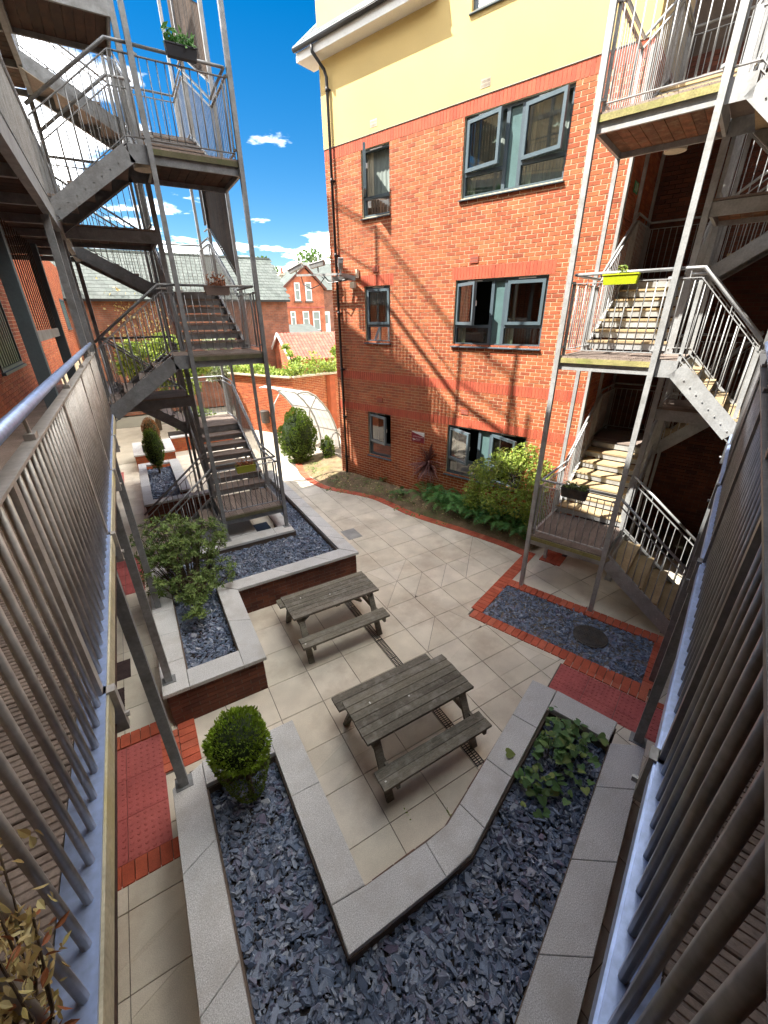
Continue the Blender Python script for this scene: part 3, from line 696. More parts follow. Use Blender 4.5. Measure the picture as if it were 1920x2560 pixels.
def flight(parent, T, a, b, side, w, n, knee=0, tm='decklit', sm='steel', gap=.03):
    """stair flight from foot a to head b (points on the tread line), width w to the side vector"""
    dx, dy, dz = b[0]-a[0], b[1]-a[1], b[2]-a[2]; l = hypot(dx, dy); ux, uy = dx/l, dy/l; sx, sy = side
    f = None
    for o in (.0, w):
        st = MB()
        p = (a[0]+sx*o, a[1]+sy*o, a[2]-.03); q = (b[0]+sx*o, b[1]+sy*o, b[2]-.11)
        st.beam(p, q, .012, .23, T)
        for e in (-.115, .115):
            inn = .03 if o == 0 else -.03
            st.beam((p[0]+sx*inn, p[1]+sy*inn, p[2]+e*1.04), (q[0]+sx*inn, q[1]+sy*inn, q[2]+e*1.04), .065, .012, T)
        for k in range(2*n-2):
            t = (k+.7)/(2*n-1); c = (p[0]+(q[0]-p[0])*t, p[1]+(q[1]-p[1])*t, p[2]+(q[2]-p[2])*t-.02)
            so = -.02 if o == 0 else .02
            st.beam(c, (c[0]+sx*so, c[1]+sy*so, c[2]), .014, .014, T)
        if knee: st.beam(q, (q[0]+ux*knee, q[1]+uy*knee, q[2]), .012, .22, T)
        f = part('stair_flight' if f is None else 'stringer', st, M[sm], parent if f is None else f)
    rise = dz/n; go = l/(n-1)*.98 if n > 1 else l
    for k in range(1, n):
        t = (k-.5)/(n-1)*.97; x, y, z = a[0]+dx*t, a[1]+dy*t, a[2]+rise*k
        cx, cy = x+sx*w/2, y+sy*w/2
        tr = MB()
        hx, hy = ux*go*.56, uy*go*.56; wx, wy = sx*(w/2-.008), sy*(w/2-.008)
        tr.prism([(cx-hx-wx, cy-hy-wy), (cx+hx-wx, cy+hy-wy), (cx+hx+wx, cy+hy+wy), (cx-hx+wx, cy-hy+wy)], z-.032, z, T, r=0)
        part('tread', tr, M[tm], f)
    for k in range(1, n+1):
        t = (k-1)/(n-1)*.97; x, y, z = a[0]+dx*t, a[1]+dy*t, a[2]+rise*k
        rp = MB().beam((x+sx*.01, y+sy*.01, z-.035-(rise-gap-.035)/2), (x+sx*(w-.01), y+sy*(w-.01), z-.035-(rise-gap-.035)/2), .006, rise-gap-.035, T)
        part('riser', rp, M[sm], f)
    return f
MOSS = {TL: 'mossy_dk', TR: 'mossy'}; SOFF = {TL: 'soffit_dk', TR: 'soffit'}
def landing(parent, T, x0, x1, y0, y1, z, along='y', m='deck', sm='steel', mossy=False, name='landing', under=True):
    fr = MB(); h = .17
    for (a, b, w) in (((x0, y0+.02), (x1, y0+.02), 0), ((x0, y1-.02), (x1, y1-.02), 0), ((x0+.02, y0+.045), (x0+.02, y1-.045), 0), ((x1-.02, y0+.045), (x1-.02, y1-.045), 0)):
        fr.beam((*a, z-.035-h/2), (*b, z-.035-h/2), .04, h, T)
    f = part(name, fr, M[sm], parent)
    deck(f, T, x0, x1, y0-.02, y1, z, along, m)
    if mossy: part('edge_board', MB().box((x0+.04, y0-.034, z-.10), (x1-.04, y0-.021, z-.028), T), M[MOSS[T]], f)
    if under:
        n = max(2, int((x1-x0)/.14))
        for i in range(n):
            a = x0+.045+(x1-x0-.09)*i/n
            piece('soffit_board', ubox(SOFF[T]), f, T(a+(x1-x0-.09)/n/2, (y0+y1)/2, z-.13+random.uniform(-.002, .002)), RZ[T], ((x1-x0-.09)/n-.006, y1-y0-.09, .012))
    return f
def tower(T, P, label, loc, levels, screens, sm, tm, hi_single, group='steel stair towers'):
    xw, x0, x1, y0, y1, y2, y3 = P
    t = thing('stair_tower', label, 'staircase', loc, group)
    zt = max(max(l[1], l[2]) for l in levels)+1.1
    zb = .6 if T is TL else .0
    for (x, y, z0, z1, w) in ((x0, y0, zb, zt, .07), (x1, y0, zb, zt, .07), (x1, y1, zb*.9, levels[-1][1]+(1 if levels[-1][3] is None else -.05), .06), (x0, y1, zb*.9, levels[-1][1]+1, .08), (x0, y2, 0, levels[-1][2]+1, .07), (x1, y2, 0, levels[-1][2]+1, .06), (x0, y3, 0, levels[-1][2]+1, .06), (x1, y3, 0, levels[-1][2]+1, .06)):
        ps = MB().beam((x, y, z0), (x, y, z1), w, w, T); ps.box((x-.07, y-.07, z0), (x+.07, y+.07, z0+.012), T)
        part('post', ps, M[sm], t)
    for li, (zf, zs, zn, zf2) in enumerate(levels):
        sg = li in hi_single
        if zf2 is None:      # open guard rails crowning the tower, no deck
            railing(t, T, [(x0+.03, y0+.06, zs), (x1-.06, y0+.06, zs)], False, sm)
            railing(t, T, [(x1-.06, y0+.06, zs), (x1-.06, y1, zs), (x1-.06, y2, zn), (x1-.06, y3-.05, zn)], False, sm, ends=(False, True))
            part('top_rail', MB().beam((x1-.06, y0, zs-.35), (x1-.06, y1, zs-.35), .05, .1, T).beam((x1-.06, y1, zs-.35), (x1-.06, y2, zn-.35), .05, .1, T).beam((x1-.06, y2, zn-.35), (x1-.06, y3, zn-.35), .05, .1, T), M[sm], t)
            landing(t, T, xw+.02, x0-.04, y1-.05, y1+1.15, zf, 'x', 'deck', sm, name='platform')
            continue
        landing(t, T, x0, x1, y0+.03, y1, zs, 'y', 'deck', sm, mossy=True)
        landing(t, T, x0, x1, y2, y3, zn, 'x', 'deck', sm)
        # short flight from floor to south landing
        xa = xw if li else x0-1.45
        ns = max(3, round((zs-zf)/.18))
        flight(t, T, (xa+.02, y0+.03, zf), (x0-.28 if li else x0-.05, y0+.03, zs), (0, 1), y1-y0-.08, ns, .27 if li else 0, tm, sm)
        if li: part('landing_nosing', MB().box((x0-.28, y0+.04, zs-.03), (x0-.005, y1-.06, zs), T), M['deck'], t)
        # main flight
        nm = max(4, round((zn-zs)/.165))
        flight(t, T, (x0+.02, y1, zs), (x0+.02, y2, zn), (1, 0), x1-x0-.04, nm, 0, tm, sm)
        # upper short flight back to the walkway
        if zf2: flight(t, T, (x0, y2+.04, zn), (xw, y2+.04, zf2), (0, 1), y3-y2-.08, max(3, round((zf2-zn)/.18)), 0, tm, sm)
        # railings
        railing(t, T, [(x0+.03, y0+.06, zs), (x1-.06, y0+.06, zs)], sg, sm)
        railing(t, T, [(x1-.06, y0+.06, zs), (x1-.06, y1, zs), (x1-.06, y2, zn), (x1-.06, y3-.05, zn), (x0+.05, y3-.05, zn)], False, sm, ends=(False, True))
        railing(t, T, [(x0+.05, y1+.02, zs+.02), (x0+.05, y2-.02, zn)], False, sm)
        railing(t, T, [(xa+.05, y0+.05, zf+.02), (x0-.28 if li else x0, y0+.05, zs)] + ([(x0-.03, y0+.05, zs)] if li else []), sg, sm)
        railing(t, T, [(xa+.05, y1-.06, zf+.02), (x0-.28 if li else x0, y1-.06, zs)] + ([(x0-.03, y1-.06, zs)] if li else []), False, sm)
        if zf2:
            for yy in (y2+.05, y3-.05): railing(t, T, [(x0-.03, yy, zn), (xw, yy, zf2)], False, sm)
        if li:   # floor level platform filling the gap between the flights
            landing(t, T, xw+.02, x0-.04, y1+.0 if T is TR else 9.42, y1+1.0, zf, 'x', 'deck', sm, name='platform')
            railing(t, T, [(x0-.08, y1+.03, zf), (x0-.08, y1+.95, zf), (xw+.05, y1+.95, zf)], False, sm)
        # brackets tying railings to posts
        br = MB()
        for zz in (.12, .98):
            for x, y, sx in ((x0, y0, 1), (x1, y0, -1)): br.beam((x, y, zs+zz), (x+sx*.07, y+.06, zs+zz), .04, .03, T)
        part('bracket', br, M[sm], t)
        if screens and 0 < li < len(levels)-1:
            # slatted timber side screen between this flight's handrail and the structure above
            ztop = (levels[li+1][1] if li+1 < len(levels) else zs+2.6)
            fr = MB(); n = 0; y = y1+.06
            zb_ = lambda yy: max(zs+1.22, zs+1.28+(yy-y1)*(zn-zs)/(y2-y1))
            scr = part('screen_frame', fr.beam((x1-.005, y1, zb_(y1)), (x1-.005, y2, zb_(y2)), .03, .02, T).beam((x1-.005, y2, zb_(y2)), (x1-.005, y2+.55, zb_(y2)), .03, .02, T), M[sm], t)
            while y < y2+.55:
                zl = zb_(min(y, y2)) + (.0 if y < y2 else .12); zu = min(zl+2.35, ztop-.2+ max(0, (y-y1))*.53) if li < 2 else zl+.9
                piece('screen_slat', ubox('slat'), scr, T(x1+.03, y, (zl+zu)/2), RZ[T], (.028, .066, zu-zl)); y += .096
    return t
LV = [(0, 1.15, 2.30, 3.45), (3.45, 4.29, 5.43, 6.27), (6.27, 7.13, 8.25, 9.09)]
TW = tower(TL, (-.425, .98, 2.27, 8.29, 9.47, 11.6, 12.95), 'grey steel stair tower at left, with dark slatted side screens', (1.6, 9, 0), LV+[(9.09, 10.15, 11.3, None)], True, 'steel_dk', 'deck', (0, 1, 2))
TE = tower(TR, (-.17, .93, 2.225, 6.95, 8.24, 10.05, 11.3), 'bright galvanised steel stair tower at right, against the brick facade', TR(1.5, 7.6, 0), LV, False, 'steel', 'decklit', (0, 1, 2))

def walkway(name, T, label, xr, wid, y0, y1, z, posts, rposts, ydeck, cat='walkway', single=True, rail_m='steel_dk'):
    """gallery: frame x runs across (rail at xr, wall side towards -x), frame y along"""
    t = thing(name, label, cat, T(xr, (y0+y1)/2, 0), 'galleries round the court')
    deck(t, T, xr-wid, xr-.075, y0, ydeck, z, 'x', 'deck')
    if ydeck > y1: part('inner_beam', MB().box((xr-.073, y1+.002, z-.2), (xr-.001, ydeck, z), T), M['steel_dk'], t)
    part('edge_channel', MB().box((xr-.07, y0, z-.01), (xr+.028, y1, z+.0), T).box((xr-.03, y0, z-.2), (xr+.0125, y1, z-.0101), T), M['deckchan'], t)
    part('edge_board', MB().box((xr+.013, y0, z-.10), (xr+.036, y1, z-.012), T), M['paleboard' if T is TL else 'deckchan'], t)
    jo = MB(); k = y0+.3
    while k < ydeck: jo.beam((xr-wid+.02, k, z-.11), (xr-.01, k, z-.11), .05, .14, T); k += .6
    part('joists', jo, M['steel_dk'], t, kind='stuff')
    for i, yy in enumerate(np.arange(xr-wid+.1, xr-.05, .15)):
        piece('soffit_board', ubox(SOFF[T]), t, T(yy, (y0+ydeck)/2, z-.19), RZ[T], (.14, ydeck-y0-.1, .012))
    for yy, zb in posts:
        ps = MB().beam((xr-.05, yy, zb), (xr-.05, yy, z-.2), .085, .085, T); ps.box((xr-.13, yy-.07, zb), (xr+.03, yy+.07, zb+.01), T)
        part('post', ps, M['steel_dk'], t)
    # railing
    fr = MB(); fr.beam((xr, y0, z+.965), (xr, y1, z+.965), .055, .012, T)
    r = part('railing', fr, M[rail_m], t)
    part('handrail', MB().tube([(xr-.005, y0, z+1.085), (xr-.005, y1, z+1.085)], .026, 14, T), M['deckchan'], r, smooth=True)
    for yy in rposts:
        b = MB().beam((xr+.03, yy, z-.24), (xr+.03, yy, z+.0), .045, .06, T).beam((xr, yy, z+.001), (xr, yy, z+.958), .05, .035, T)
        b.tube([(xr+.055, yy, z-.17), (xr+.075, yy, z-.17)], .014, 6, T)
        part('rail_post', b, M[rail_m], r)
        part('rail_bracket', MB().beam((xr-.02, yy+.55, z+.985), (xr+.02, yy+.55, z+.985), .07, .025, T).tube([(xr, yy+.55, z+.99), (xr-.004, yy+.55, z+1.07)], .009, 8, T), M[rail_m], r)
    n = int((y1-y0)/.1035)
    far = MB()
    for i in range(n):
        yy = y0+(i+.5)*.1035
        if any(abs(yy-q) < .035 for q in rposts): continue
        if single: piece('bar', ubar(rail_m, .0125), r, T(xr, yy, z), 0, (1, 1, .96))
        else: far.tube([(xr, yy, z), (xr, yy, z+.96)], .0125, 6, T, cap=False)
    if not single: part('bars', far, M[rail_m], r, kind='stuff', smooth=True)
    return t
WL = walkway('gallery_walkway', TL, 'first floor steel walkway at left with grooved timber deck and upright bars', -.425, 1.5, -.5, 8.2, 3.45, [(3.30, .6), (4.83, .6), (6.6, 0)], [.05, 1.70, 3.35, 5.0, 6.65], 13.0, rail_m='railtan')
WR = walkway('gallery_walkway', TR, 'first floor steel walkway at right edge with grooved timber deck and upright bars', -.17, 1.5, -.42, 6.85, 3.45, [(4.1, .6), (5.86, 0), (7.15, 0)], [-.3, 1.35, 3.0, 4.65, 6.3], 11.3, rail_m='raildark')
def upper(name, label, T, xr, wid, y0, y1, z, posts, zlow):
    t = thing(name, label, 'walkway', T(xr, (y0+y1)/2, zlow), 'upper galleries')
    part('edge_beam', MB().box((xr-.05, y0, z-.22), (xr+.03, y1, z-.0), T), M['steel_dk'], t)
    part('deck_slab', MB().box((xr-wid, y0, z-.06), (xr-.055, y1, z-.005), T), M['deck'], t)
    n = int((y1-y0)/.16)
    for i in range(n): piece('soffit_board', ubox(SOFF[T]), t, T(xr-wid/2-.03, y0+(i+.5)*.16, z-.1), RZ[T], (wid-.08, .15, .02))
    jo = MB(); k = y0+.3
    while k < y1: jo.beam((xr-wid+.02, k, z-.16), (xr-.06, k, z-.16), .05, .1, T); k += 1.2
    part('joists', jo, M['steel_dk'], t, kind='stuff')
    railing(t, T, [(xr, y0, z), (xr, y1, z)], False, 'steel_dk', rad=.011)
    for yy in posts: part('post', MB().beam((xr-.04, yy, zlow), (xr-.04, yy, z-.22), .085, .085, T), M['steel_dk'], t)
upper('upper_walkway', 'second floor walkway overhead at left, seen from below', TL, -.425, 1.5, -.5, 13.0, 6.27, [7.45, 8.75, 9.6, 12.9], 3.46)
upper('upper_walkway', 'third floor walkway high above the left walkway', TL, -.425, 1.5, -.5, 13.0, 9.09, [7.45, 12.9], 6.28)
upper('upper_walkway', 'second floor walkway overhead at the right edge of the court', TR, -.17, 1.5, -.4, 9.6, 6.27, [7.0, 8.3], 3.46)
upper('upper_walkway', 'third floor walkway high above the right walkway', TR, -.17, 1.5, -.4, 9.6, 9.09, [7.0], 6.28)
def bar_screen():
    t = thing('barred_screen', 'tall dark barred steel screen between two thick posts beyond the left handrail', 'screen', (-.95, 8.5, 3.46))
    for yy in (6.9, 10.05): part('post', MB().beam((-.95, yy, 3.46), (-.95, yy, 6.03), .15, .15), M['anth_dk'], t)
    part('bottom_rail', MB().beam((-.95, 6.98, 4.68), (-.95, 9.97, 4.68), .03, .13), M['steel'], t)
    for k in range(14): part('bar', MB().beam((-.95, 7.12+k*.208, 4.75), (-.95, 7.12+k*.208, 6.03), .03, .012, r=0), M['slat'], t)
bar_screen()

# ================================================================ BUILDINGS
def TF(s, d, z): return fac(s, d, z)
FA = atan2(E1[1], E1[0])                    # facade runs along +E1; outside is -E2
SR, SL = 2.26, 9.45                         # right and left ends of the facade
ZB = 8.61                                   # brick below, render above
NARROW, WIDE = (7.37, 8.237), (3.37, 5.47)
ROWS = [(.99, 2.303), (4.224, 5.57), (7.061, 8.378)]
WINS = [(a, b, z0, z1) for (z0, z1) in ROWS for (a, b) in (NARROW, WIDE)]
def cells(L0, L1, z0, z1, holes):
    us = sorted({L0, L1, *[h[0] for h in holes], *[h[1] for h in holes]}); zs = sorted({z0, z1, *[h[2] for h in holes], *[h[3] for h in holes]})
    us = [u for u in us if L0 <= u <= L1]; zs = [z for z in zs if z0 <= z <= z1]
    for a, b in zip(us, us[1:]):
        for c, d in zip(zs, zs[1:]):
            if not any(h[0] <= (a+b)/2 <= h[1] and h[2] <= (c+d)/2 <= h[3] for h in holes): yield a, b, c, d
def facade():
    t = thing('brick_building', 'red brick apartment block with cream render top and anthracite windows', 'building', fac(5.8, -.5))
    w = MB()
    for a, b, c, d in cells(SR, SL, -.1, ZB, WINS): w.hexa([TF(a, -.004, c), TF(b, -.004, c), TF(b, -.3, c), TF(a, -.3, c), TF(a, -.004, d), TF(b, -.004, d), TF(b, -.3, d), TF(a, -.3, d)])
    part('wall', w, M['mortar'], t)
    W3 = (3.37, 5.455, 9.81, 11.1)
    r = MB()
    for a, b, c, d in cells(SR, SL, ZB+.001, 12.6, [W3]):
        if c >= 11.1-.01 and False: continue
        r.hexa([TF(a, .012, c), TF(b, .012, c), TF(b, -.3, c), TF(a, -.3, c), TF(a, .012, d), TF(b, .012, d), TF(b, -.3, d), TF(a, -.3, d)])
    part('render', r, M['render'], t)
    # brickwork
    bands = [(2.29, 2.516), (3.19, 3.43), (8.378, 8.60)]
    lint = [(a-.11, b+.11, 5.572, 5.828) for a, b in (NARROW, WIDE)]
    zones = [(-.05, 2.29, 0), (2.516, 3.19, 1), (3.43, 8.378, 0)]
    L_ = SL-SR; allb = []
    for z0, z1, ph in zones:
        hl = [(a-SR, b-SR, c, d) for a, b, c, d in WINS+lint]
        for x0, x1, c, d in brick_courses(L_, z0, z1, hl, bl=.212, j=.0135, phase=ph): allb.append((SR+x0, SR+x1, c, d))
    def vis(q):
        p = Vector(TF((q[0]+q[1])/2, 0, (q[2]+q[3])/2)) - Vector((0, 0, EYE)); ok = q[2] > 1.6 and q[3] < 8.4 and q[0] > 2.5
        return (0 if ok else 100) + p.length
    allb.sort(key=vis)
    rz = FA
    for a, b, c, d in allb[:300]:
        p = TF((a+b)/2, -.0235+random.uniform(-.001, .001), (c+d)/2); piece('brick', ubox('brick'), t, p, rz, (b-a, .05, d-c))
    far = MB()
    for a, b, c, d in allb[300:]:
        f = .0015+random.uniform(-.001, .001); far.hexa([TF(a, f, c), TF(b, f, c), TF(b, -.03, c), TF(a, -.03, c), TF(a, f, d), TF(b, f, d), TF(b, -.03, d), TF(a, -.03, d)])
    part('brickwork', far, M['brick'], t, kind='stuff')
    sol = MB()
    def soldiers(a, b, z0, z1, single):
        n = round((b-a)/.0755); p = (b-a)/n
        for i in range(n):
            u0, u1 = a+i*p+.004, a+(i+1)*p-.004; f = .0035+random.uniform(-.001, .001)
            if single: piece('soldier_brick', ubox('soldier'), t, TF((u0+u1)/2, f-.025, (z0+z1)/2), rz, (u1-u0, .05, z1-z0-.008))
            else: sol.hexa([TF(u0, f, z0+.004), TF(u1, f, z0+.004), TF(u1, -.03, z0+.004), TF(u0, -.03, z0+.004), TF(u0, f, z1-.004), TF(u1, f, z1-.004), TF(u1, -.03, z1-.004), TF(u0, -.03, z1-.004)])
    soldiers(SR, SL, *bands[2], True); soldiers(SR, SL, *bands[1], True)
    for a, b, c, d in lint: soldiers(a, b, c, d, True)
    for a, b in ((SR, WIDE[0]), (WIDE[1], NARROW[0]), (NARROW[1], SL), WIDE, NARROW): soldiers(a, b, 2.303 if (a, b) in (WIDE, NARROW) else 2.29, 2.516, False)
    part('soldier_courses', sol, M['soldier'], t, kind='stuff')
    # return walls and back
    part('side_wall', MB().box((SR-.0, 9.57, -.1), (SR+.25, 11.4, 12.6), TR).box((SL-.25, 9.57, -.1), (SL+.0, 16, 12.6), TR), M['mortar'], t)
    rb = MB(); lb = MB()
    for x0, x1, c, d in brick_courses(2.1, 0, 8.6):
        rb.box((SR-.012, 9.28+x0, c), (SR+.03, 9.28+x1, d), TR)
    part('return_brickwork', rb, M['brick'], t, kind='stuff')
    part('drip_bead', MB().beam(TF(SR, .010, ZB), TF(SL, .010, ZB), .016, .008), M['grey'], t)
    part('corner_trim', MB().beam(TF(SR+.01, .02, 0), TF(SR+.01, .02, 8.5), .06, .05), M['grey'], t)
    # vents
    for s, z, m in ((5.06, 8.765, 'stonepale'), (7.81, 8.775, 'stonepale'), (5.04, 5.945, 'soldier'), (7.83, 5.95, 'soldier'), (7.76, 2.69, 'soldier'), (5.01, 2.695, 'soldier')):
        v = MB().hexa([TF(s-.1, .018, z-.065), TF(s+.1, .018, z-.065), TF(s+.1, -.02, z-.065), TF(s-.1, -.02, z-.065), TF(s-.1, .018, z+.065), TF(s+.1, .018, z+.065), TF(s+.1, -.02, z+.065), TF(s-.1, -.02, z+.065)])
        o = part('air_vent', v, M[m], t); sl = MB()
        for k in range(2):
            for i in range(7): sl.beam(TF(s-.078+i*.026, .0195, z-.05+k*.055), TF(s-.078+i*.026, .0195, z-.01+k*.055), .011, .003)
        part('slots', sl, M['taupe'], o)
    # eaves, gutter, roof
    e0, e1_ = 6.15, 9.85
    part('soffit', MB().hexa([TF(e0, .34, 10.20), TF(e1_, .34, 10.20), TF(e1_, -.2, 10.20), TF(e0, -.2, 10.20), TF(e0, .34, 10.36), TF(e1_, .34, 10.36), TF(e1_, -.2, 10.7), TF(e0, -.2, 10.7)]), M['white'], t)
    g = MB(); n = 8
    for i in range(n):
        a0, a1 = pi+pi*i/n, pi+pi*(i+1)/n
        q = lambda s, a, r: TF(s, .40+r*cos(a), 10.40+r*sin(a))
        g.hexa([q(e0, a0, .058), q(e1_, a0, .058), q(e1_, a1, .058), q(e0, a1, .058), q(e0, a0, .052), q(e1_, a0, .052), q(e1_, a1, .052), q(e0, a1, .052)])
    part('gutter', g, M['black'], t, smooth=True)
    ro = part('roof', MB().hexa([TF(e0, .37, 10.40), TF(e1_, .37, 10.40), TF(e1_, -3.2, 13.35), TF(e0, -3.2, 13.35), TF(e0, .37, 10.43), TF(e1_, .37, 10.43), TF(e1_, -3.2, 13.38), TF(e0, -3.2, 13.38)]), M['roofslate'], t)
    sl = Vector(TF(0, -3.2, 13.38))-Vector(TF(0, .37, 10.43)); ln = sl.length; sl /= ln; nn = Vector((E1[0], E1[1], 0)).cross(sl).normalized(); nn *= 1 if nn.z > 0 else -1
    ex = Vector((E1[0], E1[1], 0))
    me = MB().box((-.124, -.17, -.004), (.124, .17, .004), r=0).mesh('slate', mat=M['roofslate'])
    for r_ in range(18):
        for k in range(15):
            u = e0+.13+(k+(.5 if r_ % 2 else 0))*.25
            if u > e1_-.05: continue
            c = Vector(TF(u, .36, 10.44)) + sl*(.12+r_*.2) + nn*.012
            Y = (sl - nn*.045).normalized(); Z = ex.cross(Y); o = obj('slate', me, ro)
            o.matrix_local = Matrix.Translation(c - wloc(ro)) @ Matrix((ex, Y, Z)).transposed().to_4x4()
    part('verge', MB().beam(Vector(TF(e1_+.02, .38, 10.43)), Vector(TF(e1_+.02, -3.2, 13.40)), .06, .05), M['white'], t)
    part('cheek_trim', MB().beam(TF(e0-.03, .30, 10.3), TF(e0-.03, -.1, 10.9), .05, .12), M['lead'], t)
    # downpipe
    dp = MB(); px = 9.16
    dp.tube([TF(px+.10, .39, 10.33), TF(px+.10, .39, 10.22), TF(px+.02, .12, 9.98), TF(px, .075, 9.86), TF(px, .075, .12)], .036, 10)
    for z in (9.6, 7.9, 6.3, 4.9, 3.4, 2.0, .7): dp.tube([TF(px, .075, z), TF(px, .075, z+.09)], .045, 10); dp.beam(TF(px, .06, z+.04), TF(px, .0, z+.04), .11, .03)
    part('downpipe', dp, M['black'], t, smooth=True)
    # windows
    rooms = dict()
    def pane(parent, s0, s1, d, z0, z1): part('pane', MB().add([TF(s0, d, z0), TF(s1, d, z0), TF(s1, d, z1), TF(s0, d, z1)], [(0, 1, 2, 3)]), M['glass'], parent)
    def ring(s0, s1, z0, z1, d0, d1, w):
        b = MB()
        for (a, c, e, f) in ((s0, s1, z0, z0+w), (s0, s1, z1-w, z1), (s0, s0+w, z0+w, z1-w), (s1-w, s1, z0+w, z1-w)):
            b.hexa([TF(a, d1, e), TF(c, d1, e), TF(c, d0, e), TF(a, d0, e), TF(a, d1, f), TF(c, d1, f), TF(c, d0, f), TF(a, d0, f)])
        return b
    def sash(parent, s0, s1, z0, z1, opn, hinge):
        """opening light, built flat then swung about its hinge side; opn in degrees"""
        w, h = s1-s0, z1-z0; b = MB(); fw = .062
        for (a, c, e, f) in ((0, w, 0, fw), (0, w, h-fw, h), (0, fw, fw, h-fw), (w-fw, w, fw, h-fw)): b.box((a, -.05, e), (c, .012, f))
        hs = s0 if hinge > 0 else s1
        o = obj('sash', b.mesh('sash', mat=M['anth_dk']), parent)
        ang = FA + (0 if hinge > 0 else pi)
        base = Vector(TF(hs, -.075, z0)) - wloc(parent)
        rot = Matrix.Rotation(ang + radians(opn)*(1 if hinge > 0 else -1), 4, 'Z')
        o.matrix_local = Matrix.Translation(base) @ rot @ (Matrix.Identity(4) if hinge > 0 else Matrix.Scale(1, 4))
        gp = MB().add([(fw, -.02, fw), (w-fw, -.02, fw), (w-fw, -.02, h-fw), (fw, -.02, h-fw)], [(0, 1, 2, 3)])
        obj('pane', gp.mesh('pane', mat=M['glass']), o)
        obj('handle', MB().box((w-.045, .012, h*.45), (w-.025, .05, h*.45+.1)).mesh('handle', mat=M['white']), o)
    def window(s0, s1, z0, z1, opens, net, wide):
        f = part('window', ring(s0, s1, z0, z1, -.15, -.06, .05), M['anth'], t)
        part('sill', MB().hexa([TF(s0-.03, .06, z0-.045), TF(s1+.03, .06, z0-.045), TF(s1+.03, -.1, z0-.045), TF(s0-.03, -.1, z0-.045), TF(s0-.03, .06, z0-.028), TF(s1+.03, .06, z0-.028), TF(s1+.03, -.1, z0+.008), TF(s0-.03, -.1, z0+.008)]), M['anth'], f)
        zt = z0 + (z1-z0)*.30
        bays = [(s0+.05, s1-.05)] if not wide else [(s0+.05, s0+.865), (s1-.865, s1-.05)]
        fb = MB()
        for a, b in bays: fb.hexa([TF(a, -.065, zt-.03), TF(b, -.065, zt-.03), TF(b, -.145, zt-.03), TF(a, -.145, zt-.03), TF(a, -.065, zt+.03), TF(b, -.065, zt+.03), TF(b, -.145, zt+.03), TF(a, -.145, zt+.03)])
        if wide:
            for c in (s0+.90, s1-.90): fb.hexa([TF(c-.035, -.058, z0+.05), TF(c+.035, -.058, z0+.05), TF(c+.035, -.148, z0+.05), TF(c-.035, -.148, z0+.05), TF(c-.035, -.058, z1-.05), TF(c+.035, -.058, z1-.05), TF(c+.035, -.148, z1-.05), TF(c-.035, -.148, z1-.05)])
            part('spandrel', MB().hexa([TF(s0+.935, -.1, z0+.05), TF(s1-.935, -.1, z0+.05), TF(s1-.935, -.14, z0+.05), TF(s0+.935, -.14, z0+.05), TF(s0+.935, -.1, z1-.05), TF(s1-.935, -.1, z1-.05), TF(s1-.935, -.14, z1-.05), TF(s0+.935, -.14, z1-.05)]), M['teal'], f)
        part('transom', fb, M['anth'], f)
        for i, (a, b) in enumerate(bays):
            pane(f, a, b, -.11, z0+.05, zt-.03)
            op, hg = opens[i]; sash(f, a+.008, b-.008, zt+.036, z1-.062, op, hg)
            part('trickle_vent', MB().beam(TF((a+b)/2-.18, -.05, z1-.03), TF((a+b)/2+.18, -.05, z1-.03), .02, .022), M['white'], f)
        # the room behind
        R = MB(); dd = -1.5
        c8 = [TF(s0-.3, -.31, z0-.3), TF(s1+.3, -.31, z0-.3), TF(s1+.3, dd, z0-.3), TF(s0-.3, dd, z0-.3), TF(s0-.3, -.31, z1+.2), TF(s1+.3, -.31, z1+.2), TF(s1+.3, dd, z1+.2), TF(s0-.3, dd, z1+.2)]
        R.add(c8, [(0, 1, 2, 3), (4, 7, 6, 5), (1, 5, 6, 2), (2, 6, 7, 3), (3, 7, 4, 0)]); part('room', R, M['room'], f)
        # curtains
        for i, (a, b) in enumerate(bays):
            if net: 
                cu = MB(); n = 18; P0 = []
                for k in range(n+1): P0 += [TF(a+(b-a)*k/n, -.24+.012*sin(k*2.3), z0+.02), TF(a+(b-a)*k/n, -.24+.012*sin(k*2.3), z1-.03)]
                cu.add(P0, [(2*k, 2*k+2, 2*k+3, 2*k+1) for k in range(n)], 0); part('net_curtain', cu, M['net'], f)
            cu = MB(); n = 8; P0 = []; a2 = b-.17
            for k in range(n+1): P0 += [TF(a2+.2*k/n, -.21+.02*sin(k*1.9), z0), TF(a2+.2*k/n, -.21+.02*sin(k*1.9), z1)]
            cu.add(P0, [(2*k, 2*k+2, 2*k+3, 2*k+1) for k in range(n)], 0); part('curtain', cu, M['curtain'], f)
    o_ = [[(14, -1)], [(24, -1), (24, -1)], [(0, -1)], [(0, -1), (34, -1)], [(48, -1)], [(11, -1), (11, -1)]]
    for (a, b, c, d), op, net in zip(WINS, o_, (False, False, True, False, True, True)): window(a, b, c, d, op, net, b-a > 1)
    window(*W3[:2], W3[2], W3[3], [(0, 1), (0, 1)], True, True)
    return t
facade()

